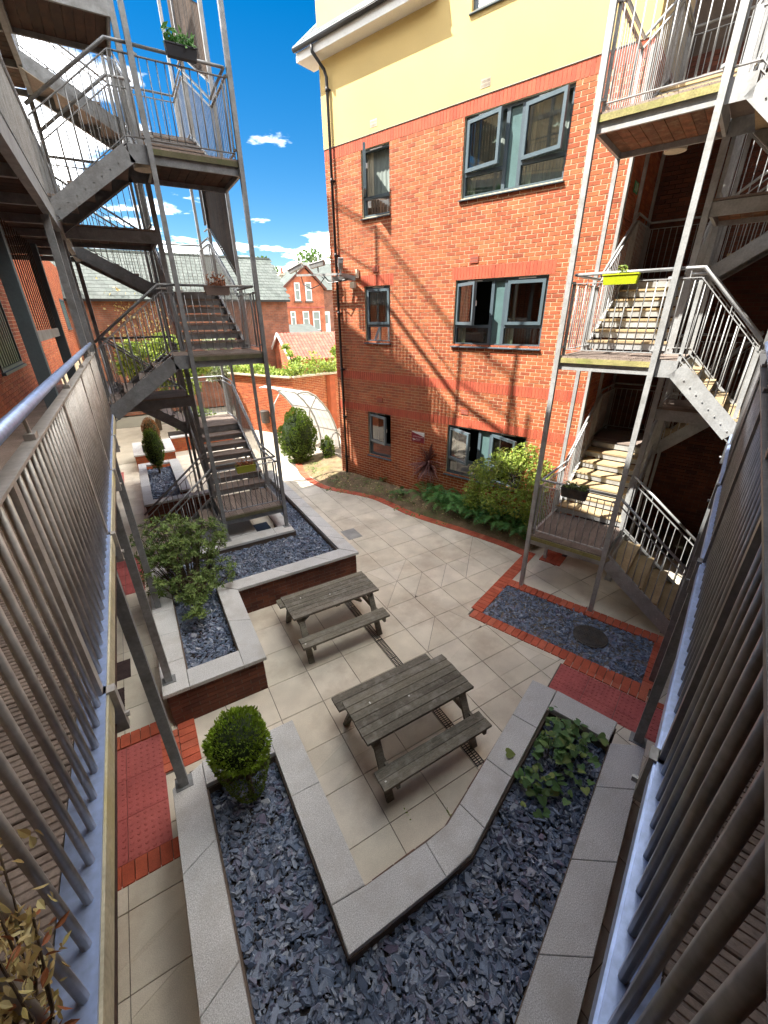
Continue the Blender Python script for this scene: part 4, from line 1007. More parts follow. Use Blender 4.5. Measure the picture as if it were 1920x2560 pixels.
def west_block():
    t = thing('brick_building', 'brick block behind the left walkways, mostly hidden by steelwork', 'building', (-2.5, 8, 0))
    X = -1.94
    part('wall', MB().box((-9, -9, -.1), (X-.008, 13.2, 12.2)).box((-9, 13.2, -.1), (X-.008, 29.2, 7.2)), M['mortar'], t)
    part('roof', MB().box((-9.2, -9, 12.2), (-.36, 13.2, 12.4)), M['lead'], t)
    part('roof_shade_block', MB().box((-4.5, 11.0, 12.41), (-.37, 13.8, 13.45)), M['mortar'], t)  # unseen block, added to shade the lower left of the facade
    holes = [(9.9-5, 11.9-5, 4.05, 5.7), (20.3-5, 21.0-5, 4.2, 5.6), (24.4-5, 26.2-5, 4.5, 5.7)]
    bb = MB(); n = 0
    for x0, x1, c, d in brick_courses(24.2, 3.3, 7.2, holes):
        y0, y1 = 5+x0, 5+x1
        if y0 < 13 and d < 5.9 and n < 300 and 7 < y0: piece('brick', ubox('brick'), t, (X-.02+random.uniform(0, .002), (y0+y1)/2, (c+d)/2), pi/2, (y1-y0, .05, d-c)); n += 1
        elif d < 6.1 or y0 > 13: f = X+random.uniform(.004, .007); bb.box((X-.02, y0, c), (f, y1, d))
    part('brickwork', bb, M['brick'], t, kind='stuff')
    lb = MB()
    for x0, x1, c, d in brick_courses(13, 0, 3.2): lb.box((X-.02, 4+x0, c), (X+.005, 4+x1, d))
    part('lower_brickwork', lb, M['brick_dark'], t, kind='stuff')
    for h in holes:
        y0, y1, c, d = 5+h[0], 5+h[1], h[2], h[3]
        w = part('window', MB().box((X-.02, y0, c), (X+.03, y0+.06, d)).box((X-.02, y1-.06, c), (X+.03, y1, d)).box((X-.02, y0+.06, c), (X+.03, y1-.06, c+.06)).box((X-.02, y0+.06, d-.06), (X+.03, y1-.06, d)), M['anth'], t)
        part('pane', MB().box((X-.006, y0+.06, c+.06), (X+.0, y1-.06, d-.06)), M['room'], w)
        part('sill', MB().box((X-.02, y0-.05, c-.05), (X+.07, y1+.05, c-.003)), M['anth'], w)
        k = y0+.15
        while k < y1-.15: part('blind_slat', MB().box((X+.003, k, c+.07), (X+.012, k+.09, d-.07), r=0), M['teal'], w); k += .2
west_block()
def east_block():
    t = thing('brick_building', 'dark brick block and stair recess behind the right stair tower', 'building', TR(-2, 5, 0))
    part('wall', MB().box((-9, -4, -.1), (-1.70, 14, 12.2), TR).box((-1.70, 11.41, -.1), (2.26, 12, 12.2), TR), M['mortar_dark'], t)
    part('roof', MB().box((-9, -4, 12.2), (2.25, 14, 12.4), TR), M['lead'], t) if False else part('roof', MB().box((-9, -4, 12.2), (-1.3, 14, 12.4), TR).box((-1.29, 9.3, 12.2), (2.25, 14, 12.4), TR), M['lead'], t)
    bb = MB()
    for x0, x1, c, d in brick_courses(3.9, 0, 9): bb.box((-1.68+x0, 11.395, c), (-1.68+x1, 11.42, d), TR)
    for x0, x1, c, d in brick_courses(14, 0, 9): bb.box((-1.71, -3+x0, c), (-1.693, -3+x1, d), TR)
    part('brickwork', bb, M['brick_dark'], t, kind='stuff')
    for z in (3.35, 6.17, 9.0): part('floor_slab', MB().box((-1.69, 9.7, z-.12), (-.2, 11.39, z+.1), TR), M['steel_dk'], t)
east_block()

# ================================================================ FURNITURE
def picnic_table(yc, label):
    x0, x1 = 1.28, 2.77
    t = thing('picnic_table', label, 'picnic table', (2.03, yc, 0), 'timber picnic tables')
    n = 6; w = .64/n
    for i in range(n):
        y = yc-.32+(i+.5)*w; part('table_plank', MB().prism([(x0+random.uniform(-.006, .006), y-w/2+.004), (x1+random.uniform(-.006, .006), y-w/2+.004), (x1+random.uniform(-.006, .006), y+w/2-.004), (x0, y+w/2-.004)], .705, .74+random.uniform(-.002, .002), ch=.003, r=0), M['table'], t)
    for s in (-1, 1):
        for i in range(2 if s < 0 else 2):
            y = yc+s*.56+(i-.5)*.118; part('bench_plank', MB().prism([(x0+random.uniform(-.006, .006), y-.056), (x1+random.uniform(-.006, .006), y-.056), (x1, y+.056), (x0, y+.056)], .415, .45+random.uniform(-.002, .002), ch=.003, r=0), M['table'], t)
    for x in (x0+.135, x1-.135):
        for s in (-1, 1):
            part('leg', MB().beam((x, yc+s*.56, 0), (x, yc+s*.235, .70), .038, .09, up=(1, 0, 0)), M['table'], t)
        part('bench_bearer', MB().beam((x+.042, yc-.67, .375), (x+.042, yc+.67, .375), .038, .08), M['table'], t)
        part('top_bearer', MB().beam((x-.042, yc-.30, .665), (x-.042, yc+.30, .665), .038, .075), M['table'], t)
        s = 1 if x < 2 else -1
        part('brace', MB().beam((x+.06*s, yc, .375), (x+.45*s, yc, .69), .08, .038), M['table'], t)
    part('batten', MB().beam((2.03, yc-.29, .685), (2.03, yc+.29, .685), .07, .035), M['table'], t)
    part('bird_droppings', MB().box((2.0, yc-.03, .741), (2.02, yc-.01, .7425)).box((1.55, yc+.12, .741), (1.565, yc+.15, .7425)).box((1.33, yc-.60, .451), (1.35, yc-.585, .4525)), M['white'], t, kind='stuff')
picnic_table(2.93, 'weathered timber picnic table nearer the camera, beside the V shaped planter')
picnic_table(5.28, 'weathered timber picnic table farther off, against the stepped brick planter')

def window_box(T, x0, x1, y, z0, z1, m, label, plant, tall=.0):
    t = thing('planter_box', label, 'planter box', T((x0+x1)/2, y, z0), 'boxes hung on the stair railings')
    d = .13; a, b = y-d, y
    bx = MB(); f = .02
    P = [(x0+f, a+f, z0), (x1-f, a+f, z0), (x1-f, b-f, z0), (x0+f, b-f, z0), (x0, a, z1), (x1, a, z1), (x1, b, z1), (x0, b, z1)]
    bx.add([T(*q) for q in P], [(3, 2, 1, 0), (0, 1, 5, 4), (1, 2, 6, 5), (2, 3, 7, 6), (3, 0, 4, 7)])
    bx.box((x0-.006, a-.006, z1-.014), (x1+.006, a+.008, z1), T)
    part('box', bx, M[m], t)
    part('soil', MB().box((x0+.015, a+.015, z1-.03), (x1-.015, b-.012, z1-.015), T), M['soil_dark'], t)
    part('hook', MB().beam((x0+.06, b+.02, z1-.02), (x0+.06, b-.02, z1-.02), .02, .012, T).beam((x1-.06, b+.02, z1-.02), (x1-.06, b-.02, z1-.02), .02, .012, T), M['black'], t)
    lm, n, hh, spread, sz = plant
    C = NR.random((n, 3))*np.array([x1-x0, d, hh]); C = np.array([T(x0+spread*(x1-x0)/2+c[0]*(1-spread), a+c[1], z1-.01+c[2]*(.3+.7*NR.random())) for c in C])
    o = obj('plant', leaves_mesh('plant', C, M[lm], sz, .35, off=tuple(t.location)), t)
window_box(TL, 1.38, 1.77, 8.30, 2.05, 2.20, 'olive', 'olive green planter box of dry stems on the lowest landing of the left stair tower', ('l_rust', 150, .13, .1, .05))
window_box(TL, 1.38, 1.79, 8.30, 5.22, 5.36, 'taupe', 'taupe planter box with withered plant on the middle landing of the left stair tower', ('l_rust', 200, .22, .3, .06))
window_box(TL, 1.42, 1.83, 8.30, 8.14, 8.27, 'darkbox', 'charcoal planter box with grassy tufts on the highest landing of the left stair tower', ('l_fern', 160, .2, .1, .09))
window_box(TR, 1.33, 1.76, 6.96, 5.22, 5.345, 'lime', 'bright lime planter box on the middle landing of the right stair tower', ('l_yel', 60, .16, .75, .05))
window_box(TR, 1.37, 1.79, 6.96, 2.08, 2.25, 'iron', 'brown wicker trough of trailing plants on the lowest landing of the right stair tower', ('l_rhodo', 320, .12, .05, .05))

def cctv():
    t = thing('camera_bracket', 'grey steel arm with cables carrying security cameras off the facade corner', 'bracket', fac(9.1, .3, 5.8))
    d = .42
    part('arm', MB().beam(TF(10.4, d, 5.93), TF(8.62, d, 5.86), .05, .05).beam(TF(9.0, d, 5.78), TF(8.55, .0, 5.78), .06, .10).beam(TF(8.7, d, 5.86), TF(8.6, .0, 5.80), .05, .08), M['grey'], t)
    part('cable', MB().tube([TF(10.3, d-.04, 5.97), TF(10.22, d-.05, 5.7), TF(9.9, d-.05, 5.58), TF(9.55, d-.05, 5.66), TF(9.3, d-.04, 5.84)], .012, 6).tube([TF(9.4, d-.04, 5.9), TF(9.2, d-.05, 5.74), TF(8.9, d-.05, 5.70), TF(8.6, d-.2, 5.76)], .014, 6).tube([TF(9.45, d+.03, 5.9), TF(9.1, d+.04, 5.68), TF(8.62, d-.15, 5.72)], .012, 6), M['black'], t)
    part('junction_box', MB().hexa([TF(8.53, .09, 5.55), TF(8.68, .09, 5.55), TF(8.68, .0, 5.55), TF(8.53, .0, 5.55), TF(8.53, .09, 5.70), TF(8.68, .09, 5.70), TF(8.68, .0, 5.70), TF(8.53, .0, 5.70)]).beam(TF(8.44, .04, 5.78), TF(8.44, .04, 5.98), .07, .06), M['lamp'], t)
    part('floodlight', MB().beam(TF(9.5, .1, 9.46), TF(9.5, .1, 9.6), .16, .12).beam(TF(9.4, .05, 9.54), TF(9.5, .05, 9.5), .05, .05), M['grey'], t) if False else None
    for s, z, yaw, pit, sp, lab in ((10.42, 6.10, .5, -.38, True, 'leftmost security camera on the arm, with bird spikes, tilted down steeply'), (9.52, 6.13, .3, -.16, True, 'middle security camera on the arm, with bird spikes, nearly level'), (8.66, 6.08, -.75, -.30, False, 'white security camera over the downpipe, rightmost of the three')):
        c = Vector(TF(s, d, z)); ang = FA + yaw
        ax = Vector((cos(ang)*cos(pit), sin(ang)*cos(pit), sin(pit))); 
        k = thing('security_camera', lab, 'camera', tuple(c-Vector((0, 0, .17))), 'cameras on the bracket')
        a, b = c-ax*.2, c+ax*.22
        part('housing', MB().beam(a, b, .11, .10), M['grey'], k)
        part('sunshield', MB().beam(a+Vector((0, 0, .065)), b+ax*.07+Vector((0, 0, .06)), .135, .02), M['white'], k)
        part('lens', MB().tube([b, b+ax*.012], .035, 12), M['black'], k)
        part('mount', MB().tube([c-Vector((0, 0, .05)), c-Vector((0, 0, .18))], .02, 8), M['grey'], k)
        if sp:
            for i in range(7):
                q = a.lerp(b, i/6)+Vector((0, 0, .075)); sd = Vector((-sin(ang), cos(ang), 0))
                part('bird_spike', MB().tube([q, q+Vector((0, 0, .16))+sd*.05*(1 if i % 2 else -1)], .0035, 4).tube([q, q+Vector((0, 0, .15))-sd*.05*(1 if i % 2 else -1)], .0035, 4), M['grey'], k)
cctv()
def wall_sign():
    t = thing('security_sign', 'maroon and white sign fixed to the brick facade above the purple spiky plant', 'sign', TF(6.39, .02, 1.82))
    s0, s1, z0, z1 = 6.18, 6.60, 1.68, 1.97
    part('board', MB().hexa([TF(s0, .022, z0), TF(s1, .022, z0), TF(s1, .008, z0), TF(s0, .008, z0), TF(s0, .022, z1), TF(s1, .022, z1), TF(s1, .008, z1), TF(s0, .008, z1)]), M['white'], t)
    part('panel', MB().add([TF(s0, .0235, z0), TF(s1, .0235, z0), TF(s1, .0235, z1-.015), TF(s0, .0235, z1-.115)], [(0, 1, 2, 3)]), M['maroon'], t)
    R = Matrix((Vector((-E1[0], -E1[1], 0)), Vector((0, 0, 1)), Vector((-E2[0], -E2[1], 0)))).transposed().to_4x4()
    for txt, sz, u, z in (('CCTV in Operation', .043, 6.555, 1.815), ('Images are being recorded for', .014, 6.46, 1.775), ('crime prevention and safety', .014, 6.46, 1.752), ('This scheme is operated', .014, 6.46, 1.729)):
        o = obj('lettering', text_mesh(txt, sz, M['white']), t); o.matrix_local = Matrix.Translation(Vector(TF(u, .0245, z))-wloc(t)) @ R
    part('camera_icon', MB().beam(TF(6.565, .025, 1.765), TF(6.48, .025, 1.745), .004, .03).beam(TF(6.52, .025, 1.745), TF(6.535, .025, 1.715), .004, .012).beam(TF(6.475, .025, 1.75), TF(6.465, .025, 1.745), .004, .018), M['white'], t)
wall_sign()
def ceiling_light(T, x, y, z, lab):
    t = thing('bulkhead_light', lab, 'light', T(x, y, z), 'round lights under the stair landings')
    n = 20; part('body', MB().prism([(x+.13*cos(2*pi*k/n), y+.13*sin(2*pi*k/n)) for k in range(n)], z-.02, z, T), M['grey'], t)
    part('diffuser', MB().prism([(x+.14*cos(2*pi*k/n), y+.14*sin(2*pi*k/n)) for k in range(n)], z-.09, z-.021, T, ch=.01), M['lamp'], t, smooth=False)
ceiling_light(TR, 1.52, 8.42, 7.02, 'round opal light under the upper landing of the right stair tower')
ceiling_light(TL, .88, 8.55, 6.98, 'small pale light under the upper landing of the left stair tower')
def exit_sign(T, x, y, z, lab):
    t = thing('exit_sign', lab, 'sign', T(x, y, z))
    part('plate', MB().box((x-.006, y-.15, z-.08), (x, y+.15, z+.08), T), M['green'], t)
    part('running_figure', MB().box((x-.009, y-.11, z-.05), (x-.007, y-.03, z-.03), T).box((x-.009, y-.09, z-.03), (x-.007, y-.05, z+.03), T).box((x-.009, y-.08, z+.035), (x-.007, y-.055, z+.06), T).box((x-.009, y+.0, z-.06), (x-.007, y+.05, z+.06), T), M['signpale'], t)
    part('arrow', MB().add([T(x-.009, y+.12, z), T(x-.009, y+.07, z+.045), T(x-.009, y+.07, z-.045)], [(0, 1, 2)]), M['signpale'], t)
exit_sign(TR, 2.24, 9.75, 6.85, 'green exit sign on the shaded return wall above the right stair flight')

# ================================================================ PLANTS
def ell(n, c, r, shell=.35):
    v = NR.normal(size=(n, 3)); v /= np.linalg.norm(v, axis=1, keepdims=True)
    k = (1-shell*NR.random((n, 1))**1.5); return np.array(c)+v*np.array(r)*k, v
def topiary(name, label, loc, c, r, n, m, sz, stem, inner=(.02, .035, .012), group=None, lump=.06, asp=.45):
    t = thing(name, label, 'shrub', loc, group)
    C, v = ell(n, c, r, .16)
    q = NR.normal(size=(46, 3)); q /= np.linalg.norm(q, axis=1, keepdims=True)
    k = 1+lump*(1-2.2*(1-(v@q.T).max(1, keepdims=True))/.06).clip(-1.6, 1); C = np.array(c)+(C-np.array(c))*k
    obj('foliage', leaves_mesh('foliage', C, M[m], sz, asp, nrm=v, tilt=.9, axis=v*.8+np.array([0, 0, .5]), off=loc), t)
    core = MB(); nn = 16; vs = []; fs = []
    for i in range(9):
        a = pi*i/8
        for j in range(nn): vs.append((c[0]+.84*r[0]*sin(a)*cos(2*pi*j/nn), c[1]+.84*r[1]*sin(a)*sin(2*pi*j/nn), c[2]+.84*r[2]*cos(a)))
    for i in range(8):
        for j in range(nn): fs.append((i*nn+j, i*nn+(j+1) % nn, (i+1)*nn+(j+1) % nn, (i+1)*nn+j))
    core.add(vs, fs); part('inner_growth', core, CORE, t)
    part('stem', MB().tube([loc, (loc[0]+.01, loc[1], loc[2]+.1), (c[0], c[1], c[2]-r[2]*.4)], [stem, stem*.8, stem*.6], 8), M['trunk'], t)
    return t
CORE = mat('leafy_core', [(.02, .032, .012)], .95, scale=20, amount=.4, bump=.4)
topiary('ball_topiary', 'bright green clipped ball on a bushy stem at the corner of the near planter', (.09, 2.93, .42), (.09, 2.98, 1.22), (.30, .30, .31), 5200, 'l_box', .034, .03)
def ball_skirt():
    o = bpy.data.objects['ball_topiary']; n = 1500
    z = NR.uniform(.48, 1.0, n); r = .10+.16*((z-.45)/.55)**.7; a = NR.uniform(0, 2*pi, n)
    C = np.stack([.09+r*np.cos(a), 2.96+r*np.sin(a), z], 1)
    obj('skirt', leaves_mesh('skirt', C, M['l_boxd'], .035, .35, off=tuple(o.location)), o)
ball_skirt()
topiary('oval_conifer', 'dense rounded conifer by the bend of the path near the cycle shelter', (4.72, 14.35, .02), (4.72, 14.35, .90), (.67, .62, .98), 8000, 'l_boxd', .075, .06, lump=.11)
topiary('oval_conifer', 'oval clipped conifer standing in the far slate planter', (.09, 14.3, .42), (.09, 14.3, 1.22), (.27, .27, .66), 3600, 'l_boxd', .045, .04)
topiary('brown_conifer', 'browned dying conifer behind the oval clipped one', (.16, 16.9, .45), (.16, 16.9, 1.15), (.28, .28, .55), 2600, 'l_brown', .05, .04)
topiary('young_conifer', 'small spiky young conifer beside the rounded one at the facade corner', (5.62, 13.75, .1), (5.62, 13.75, .42), (.22, .22, .45), 900, 'l_boxd', .09, .02, lump=.3)

def shrub(name, label, loc, clumps, m, sz, asp, per, stems, tilt=.8, extra=None):
    t = thing(name, label, 'shrub', loc)
    Cs = []; Ns = []
    for (c, r) in clumps:
        C, v = ell(per, c, r, .75); Cs.append(C); Ns.append(v*.5+np.array([0, 0, .7]))
    C = np.concatenate(Cs); Nn = np.concatenate(Ns)
    obj('foliage', leaves_mesh('foliage', C, M[m], sz, asp, nrm=Nn, tilt=tilt, off=loc), t)
    s = MB()
    for (c, r) in clumps: s.tube([loc, (loc[0]*.5+c[0]*.5, loc[1]*.5+c[1]*.5, loc[2]*.6+c[2]*.4), (c[0], c[1], c[2])], [.014, .010, .004], 5)
    part('stems', s, M['trunk'], t)
    if extra: obj('flowers', leaves_mesh('flowers', extra[0], M[extra[1]], extra[2], .8, off=loc), t)
    return t
def rosette_shrub():
    """leafy evergreen with whorls of leaves at the shoot tips"""
    loc = (.08, 6.75, .42); t = thing('evergreen_shrub', 'spreading evergreen shrub with whorled glossy leaves in the stepped planter', 'shrub', loc)
    tips = []; s = MB(); random.seed(5)
    for (c, r, n) in (((-.10, 7.15, 1.45), (.55, .5, .45), 260), ((.45, 7.2, 1.35), (.42, .4, .38), 170), ((-.30, 6.8, 1.1), (.30, .4, .4), 110), ((.10, 6.35, .95), (.30, .35, .25), 80), ((.52, 6.75, .88), (.32, .35, .22), 70), ((.05, 5.95, .72), (.18, .22, .14), 22)):
        C, v = ell(n, c, r, .45)
        for p, q in zip(C, v):
            p[2] = max(p[2], .5); tips.append((p, q))
    V = []; AX = []; NO = []
    for k, (p, q) in enumerate(tips):
        up = Vector(q)*.6+Vector((0, 0, .75)); up.normalize(); u = up.orthogonal().normalized(); w = up.cross(u); n = random.randint(6, 10)
        for i in range(n):
            a = 2*pi*i/n+random.random()*.5; rad = u*cos(a)+w*sin(a); el = random.uniform(.05, .75)
            d = (rad*cos(el)+up*sin(el)).normalized(); V.append(np.array(p)+np.array(d)*.045); AX.append(np.array(d)); NO.append(np.array(up*cos(el)-rad*sin(el)))
        if k % 6 == 0:
            b = Vector(loc)+Vector((random.uniform(-.1, .1), random.uniform(-.1, .3), 0)); m_ = b.lerp(Vector(p), .55)+Vector((0, 0, -.12)); s.tube([b, m_, p], [.013, .009, .004], 5)
    obj('foliage', leaves_mesh('foliage', np.array(V), M['l_rhodo'], .078, .33, nrm=np.array(NO), tilt=.2, axis=np.array(AX), off=loc, jitter=.2), t)
    part('branches', s, M['trunk'], t)
rosette_shrub()
fl, _ = ell(26, (7.2, 6.4, 1.75), (.25, .5, .3), .4)
shrub('flowering_shrub', 'tall yellow green shrub with a few red flowers beside the right stair tower', (7.3, 6.2, .12),
      [(TR(2.75+.0, 8.65, 1.6), (.32, .32, .5)), (TR(3.15, 8.75, 1.95), (.36, .35, .38)), (TR(3.65, 8.75, 1.75), (.36, .35, .4)), (TR(4.1, 8.7, 1.4), (.32, .35, .42)), (TR(3.0, 8.6, 1.1), (.42, .4, .5)), (TR(3.6, 8.5, 1.05), (.42, .4, .5)), (TR(2.7, 8.55, .85), (.28, .3, .5)), (TR(4.25, 8.6, .85), (.26, .3, .4))],
      'l_yel', .08, .38, 900, 6, extra=(fl, 'l_red', .05))
def ferns():
    random.seed(9)
    spots = [(6.60, 8.05), (6.42, 7.75), (6.75, 7.45), (6.55, 7.2), (6.95, 7.1), (6.75, 6.75), (7.0, 6.6), (6.9, 6.25), (7.15, 5.95), (7.05, 5.6), (6.3, 8.45), (6.72, 8.35), (7.0, 7.6), (7.25, 6.9)]
    where = ['left end of the fern row under the purple spiky plant', 'front of the fern row, second from its left end', 'middle of the fern row below the facade', 'front middle of the fern row by the brick edging', 'back middle of the fern row', 'right of the fern row middle by the edging', 'right half of the fern row, set back', 'in front of the yellow green shrub', 'right end of the fern row under the shrub', 'last one at the right by the steel post', 'small low one left of the fern row', 'back left of the fern row against the wall', 'back of the fern row behind the middle ones', 'tucked under the yellow green shrub']
    for (x, y), wh in zip(spots, where):
        t = thing('fern', 'green arching fern, '+wh, 'fern', (x, y, .1), 'ferns in the facade bed')
        V = []; AX = []; NO = []; st = MB(); nf = random.randint(10, 14)
        for k in range(nf):
            a = 2*pi*k/nf+random.uniform(-.2, .2); L_ = random.uniform(.5, .8); up = random.uniform(.38, .66); P_ = []
            for i in range(17):
                u = i/16; r = L_*u*(1-.12*u); z = .1+up*sin(u*2.1)*(1-.25*u); P_.append(Vector((x+cos(a)*r, y+sin(a)*r, max(.06, z))))
            st.tube(P_[::4], .004, 4, cap=False)
            for i in range(2, 17):
                d = (P_[i]-P_[i-1]).normalized(); sd = d.cross(Vector((0, 0, 1))).normalized(); u = i/16; w = .13*sin(pi*min(1, u*.85+.12))*(1-.3*u)+.012
                for sgn in (-1, 1):
                    q = (sd*sgn*.9+d*.45).normalized(); V.append(np.array(P_[i]+q*w*.5)); AX.append(np.array(q)*w); NO.append(np.array(q.cross(d)*sgn*-1))
        V = np.array(V); AX = np.array(AX); ln = np.linalg.norm(AX, axis=1, keepdims=True); b = AX/ln; a_ = np.array(NO); a_ *= np.sign(a_[:, 2:3]+1e-6); c = np.cross(a_, b)
        base = V-b*ln*.5; tip = V+b*ln*.5; w_ = .016
        Q = np.stack([base-c*w_, base+c*w_, tip+c*.003, tip-c*.003], 1).reshape(-1, 3); i = np.arange(len(V))[:, None]*4
        obj('fronds', arr_mesh('fronds', Q, [i+[0, 1, 2, 3]], 4, NR.random(len(V))*.5+random.random()*.5, M['l_fern'], (x, y, .1)), t); part('stalks', st, M['l_fern'], t)
ferns()
def cordyline():
    loc = (6.62, 8.86, .16); t = thing('cordyline', 'purple bronze spiky cordyline in front of the brick facade', 'plant', loc)
    part('trunk', MB().tube([loc, (6.63, 8.86, .6), (6.64, 8.87, 1.12)], [.03, .026, .03], 8), M['trunk'], t)
    b = MB(); random.seed(3)
    for k in range(210):
        a = random.random()*2*pi; el = random.uniform(-.75, 1.5); L_ = random.uniform(.52, .74); p = Vector((6.64, 8.87, 1.12+random.uniform(-.1, .1))); h = Vector((cos(a), sin(a), 0)); sd = Vector((-sin(a), cos(a), 0)); P_ = []
        for i in range(6):
            e = el-.22*i*(.6 if el > .3 else .35); P_.append(p.copy()); p = p+(h*cos(e)+Vector((0, 0, 1))*sin(e))*(L_/5)
        vs = []
        for i, q in enumerate(P_): w = .026*(1-(i/5)**2)+.001; vs += [q-sd*w, q+sd*w]
        b.add(vs, [(2*i, 2*i+1, 2*i+3, 2*i+2) for i in range(5)])
    part('leaves', b, M['l_cord'], t)
cordyline()
def ground_plants():
    random.seed(21)
    # small weeds: ground cover of the bed
    C = []
    for k in range(90):
        u = random.random(); s = 9.2-u*4.8; d = random.uniform(.15, 1.6*(1-.2*u)); c = fac(s, d)
        for i in range(random.randint(4, 14)): C.append((c[0]+random.gauss(0, .06), c[1]+random.gauss(0, .06), .17+random.random()*.06-.02*d))
    for k in range(160):
        t_ = random.random()*7; i = int(t_); a = Vector(EDGE_C[min(i+1, 8)]); b = Vector(EDGE_C[i]); p = a.lerp(b, t_-i)+Vector((random.uniform(.2, .8), random.uniform(0, .3)))
        for j in range(5): C.append((p.x+random.gauss(0, .05), p.y+random.gauss(0, .05), random.uniform(.06, .16)))
    o = obj('ground_cover', leaves_mesh('ground_cover', np.array(C), M['l_rhodo'], .05, .6, nrm=np.tile([0, 0, 1.], (len(C), 1)), tilt=.5)); o['kind'] = 'stuff'; o['label'] = 'low weeds and leaf litter in the facade bed'; o['category'] = 'ground cover'
    # litter
    C = []
    for k in range(900):
        s = random.uniform(2.6, 9.6); d = random.uniform(.05, 1.9); c = fac(s, d); 
        if c[0] > 4.6: C.append((c[0], c[1], .19-.05*max(0, d-.6)+.03))
    C = np.array(C); C = C[in_poly(C[:, :2], GARDEN)]
    o = obj('leaf_litter', leaves_mesh('leaf_litter', C, M['l_dry'], .045, .6, nrm=np.tile([0, 0, 1.], (len(C), 1)), tilt=.35)); o['kind'] = 'stuff'; o['label'] = 'dry leaf litter on the soil of the facade bed'; o['category'] = 'leaf litter'
    for x, y, lab in ((6.05, 10.35, 'broad pale leaved weed against the foot of the facade'), (5.9, 9.3, 'low green weed in the middle of the bare soil')):
        t = thing('weed', lab, 'plant', (x, y, .16)); C = np.array([x, y, .25])+NR.normal(size=(26, 3))*np.array([.13, .13, .05])
        obj('foliage', leaves_mesh('foliage', C, M['l_ivy'], .13, .8, nrm=np.tile([0, 0, 1.], (26, 1)), tilt=.5, off=(x, y, .16)), t)
    # tufts in paving joints
    C = []
    for (x, y, n) in ((1.888, 1.92, 26), (1.29, 1.72, 14), (4.6, 3.4, 12), (1.5, 2.19, 8)):
        for i in range(n): C.append((x+random.gauss(0, .008), y+random.gauss(0, .05), random.uniform(0, .02)))
    o = obj('joint_weeds', leaves_mesh('joint_weeds', np.array(C), M['l_box'], .022, .5)); o['kind'] = 'stuff'; o['label'] = 'tiny weeds growing in the paving joints'; o['category'] = 'weeds'
ground_plants()
def heart_leaf(m):
    pts = [(0, 0), (.22, -.16), (.46, -.06), (.5, .22), (.34, .6), (0, 1.0), (-.34, .6), (-.5, .22), (-.46, -.06), (-.22, -.16)]
    vs = [(x, y, .10*abs(x)+.12*(y-.4)**2*-1) for x, y in pts]+[(0, .4, -.02)]
    return MB().add(vs, [(i, (i+1) % 10, 10) for i in range(10)], 0).mesh('heart_leaf', mat=M[m])
def epimedium():
    loc = (3.05, 1.62, .42); t = thing('leafy_plant', 'bushy plant of small heart shaped leaves at the corner of the near planter', 'plant', loc)
    me = heart_leaf('l_ivy'); random.seed(12); st = MB()
    axis = Vector(E2)
    for k in range(230):
        u = random.gauss(.05, .38); v = random.gauss(0, .20); x, y = 3.08+axis.x*u-E1[0]*v*-1, 1.60+axis.y*u+E1[1]*v
        if not in_poly(np.array([[x, y]]), [(2.2, 1.50), (3.50, 1.98), (3.70, 1.40), (2.6, .98)])[0]: continue
        z = .48+random.random()**.8*.30*max(.25, 1-abs(u)/1.0)
        s = random.uniform(.055, .095); q = Vector((random.gauss(0, .45), random.gauss(0, .45), 1)).normalized()
        R = q.to_track_quat('Z', 'Y').to_matrix().to_4x4() @ Matrix.Rotation(random.random()*6.28, 4, 'Z')
        o = obj('leaf', me, t); o.matrix_local = Matrix.Translation(Vector((x, y, z))-Vector(loc)) @ R @ Matrix.Scale(s, 4)
        if k % 3 == 0: st.tube([(x*.6+loc[0]*.4, y*.6+loc[1]*.4, .42), (x, y, z)], .0025, 4)
    part('stalks', st, M['trunk'], t)
    for x, y, z, s in ((3.62, 1.40, .63, .11), (2.55, 1.83, .64, .10), (2.45, 1.32, .47, .10), (2.52, 1.28, .47, .09)):
        o = obj('leaf', me, t); o.matrix_local = Matrix.Translation(Vector((x, y, z))-Vector(loc)) @ Matrix.Rotation(.4, 4, 'X') @ Matrix.Rotation(x*9, 4, 'Z') @ Matrix.Scale(s, 4)
epimedium()
def dried_plant():
    loc = (-.47, .60, 3.5); t = thing('dried_plant', 'dried tan plant with papery leaves hanging by the left rail in the bottom corner', 'plant', loc)
    pts = [(0, 0), (.18, .25), (.2, .55), (0, 1), (-.2, .55), (-.18, .25)]
    mes = [MB().add([(x, y, .25*abs(x)-.15*(y-.5)**2) for x, y in pts], [(0, 1, 2, 3), (0, 3, 4, 5)], 0).mesh('dry_leaf', mat=M[m]) for m in ('l_dry', 'l_dry', 'l_dry', 'l_dry', 'l_dry', 'l_rust')]
    random.seed(31); st = MB()
    for k in range(9):
        b = Vector((-.50, .56, 3.46)); e = Vector((random.gauss(-.40, .03), random.gauss(.62, .05), random.uniform(3.75, 4.02))); m_ = b.lerp(e, .5)+Vector((.03, 0, 0)); st.tube([b, m_, e], [.004, .003, .002], 5)
        for i in range(60):
            u = random.uniform(.3, 1.05); p = b.lerp(e, u)+Vector((random.gauss(0, .02), random.gauss(0, .028), random.gauss(0, .02)))
            q = Vector((random.gauss(0, 1), random.gauss(0, 1), random.gauss(.3, .7))).normalized(); R = q.to_track_quat('Z', 'Y').to_matrix().to_4x4() @ Matrix.Rotation(random.random()*6.28, 4, 'Z')
            o = obj('leaf', random.choice(mes), t); o.matrix_local = Matrix.Translation(p-Vector(loc)) @ R @ Matrix.Scale(random.uniform(.016, .034), 4)
    part('stalks', st, M['trunk'], t)
    part('pot', MB().tube([(-.50, .56, 3.452), (-.50, .56, 3.5)], [.05, .06], 14), M['taupe'], t)
dried_plant()

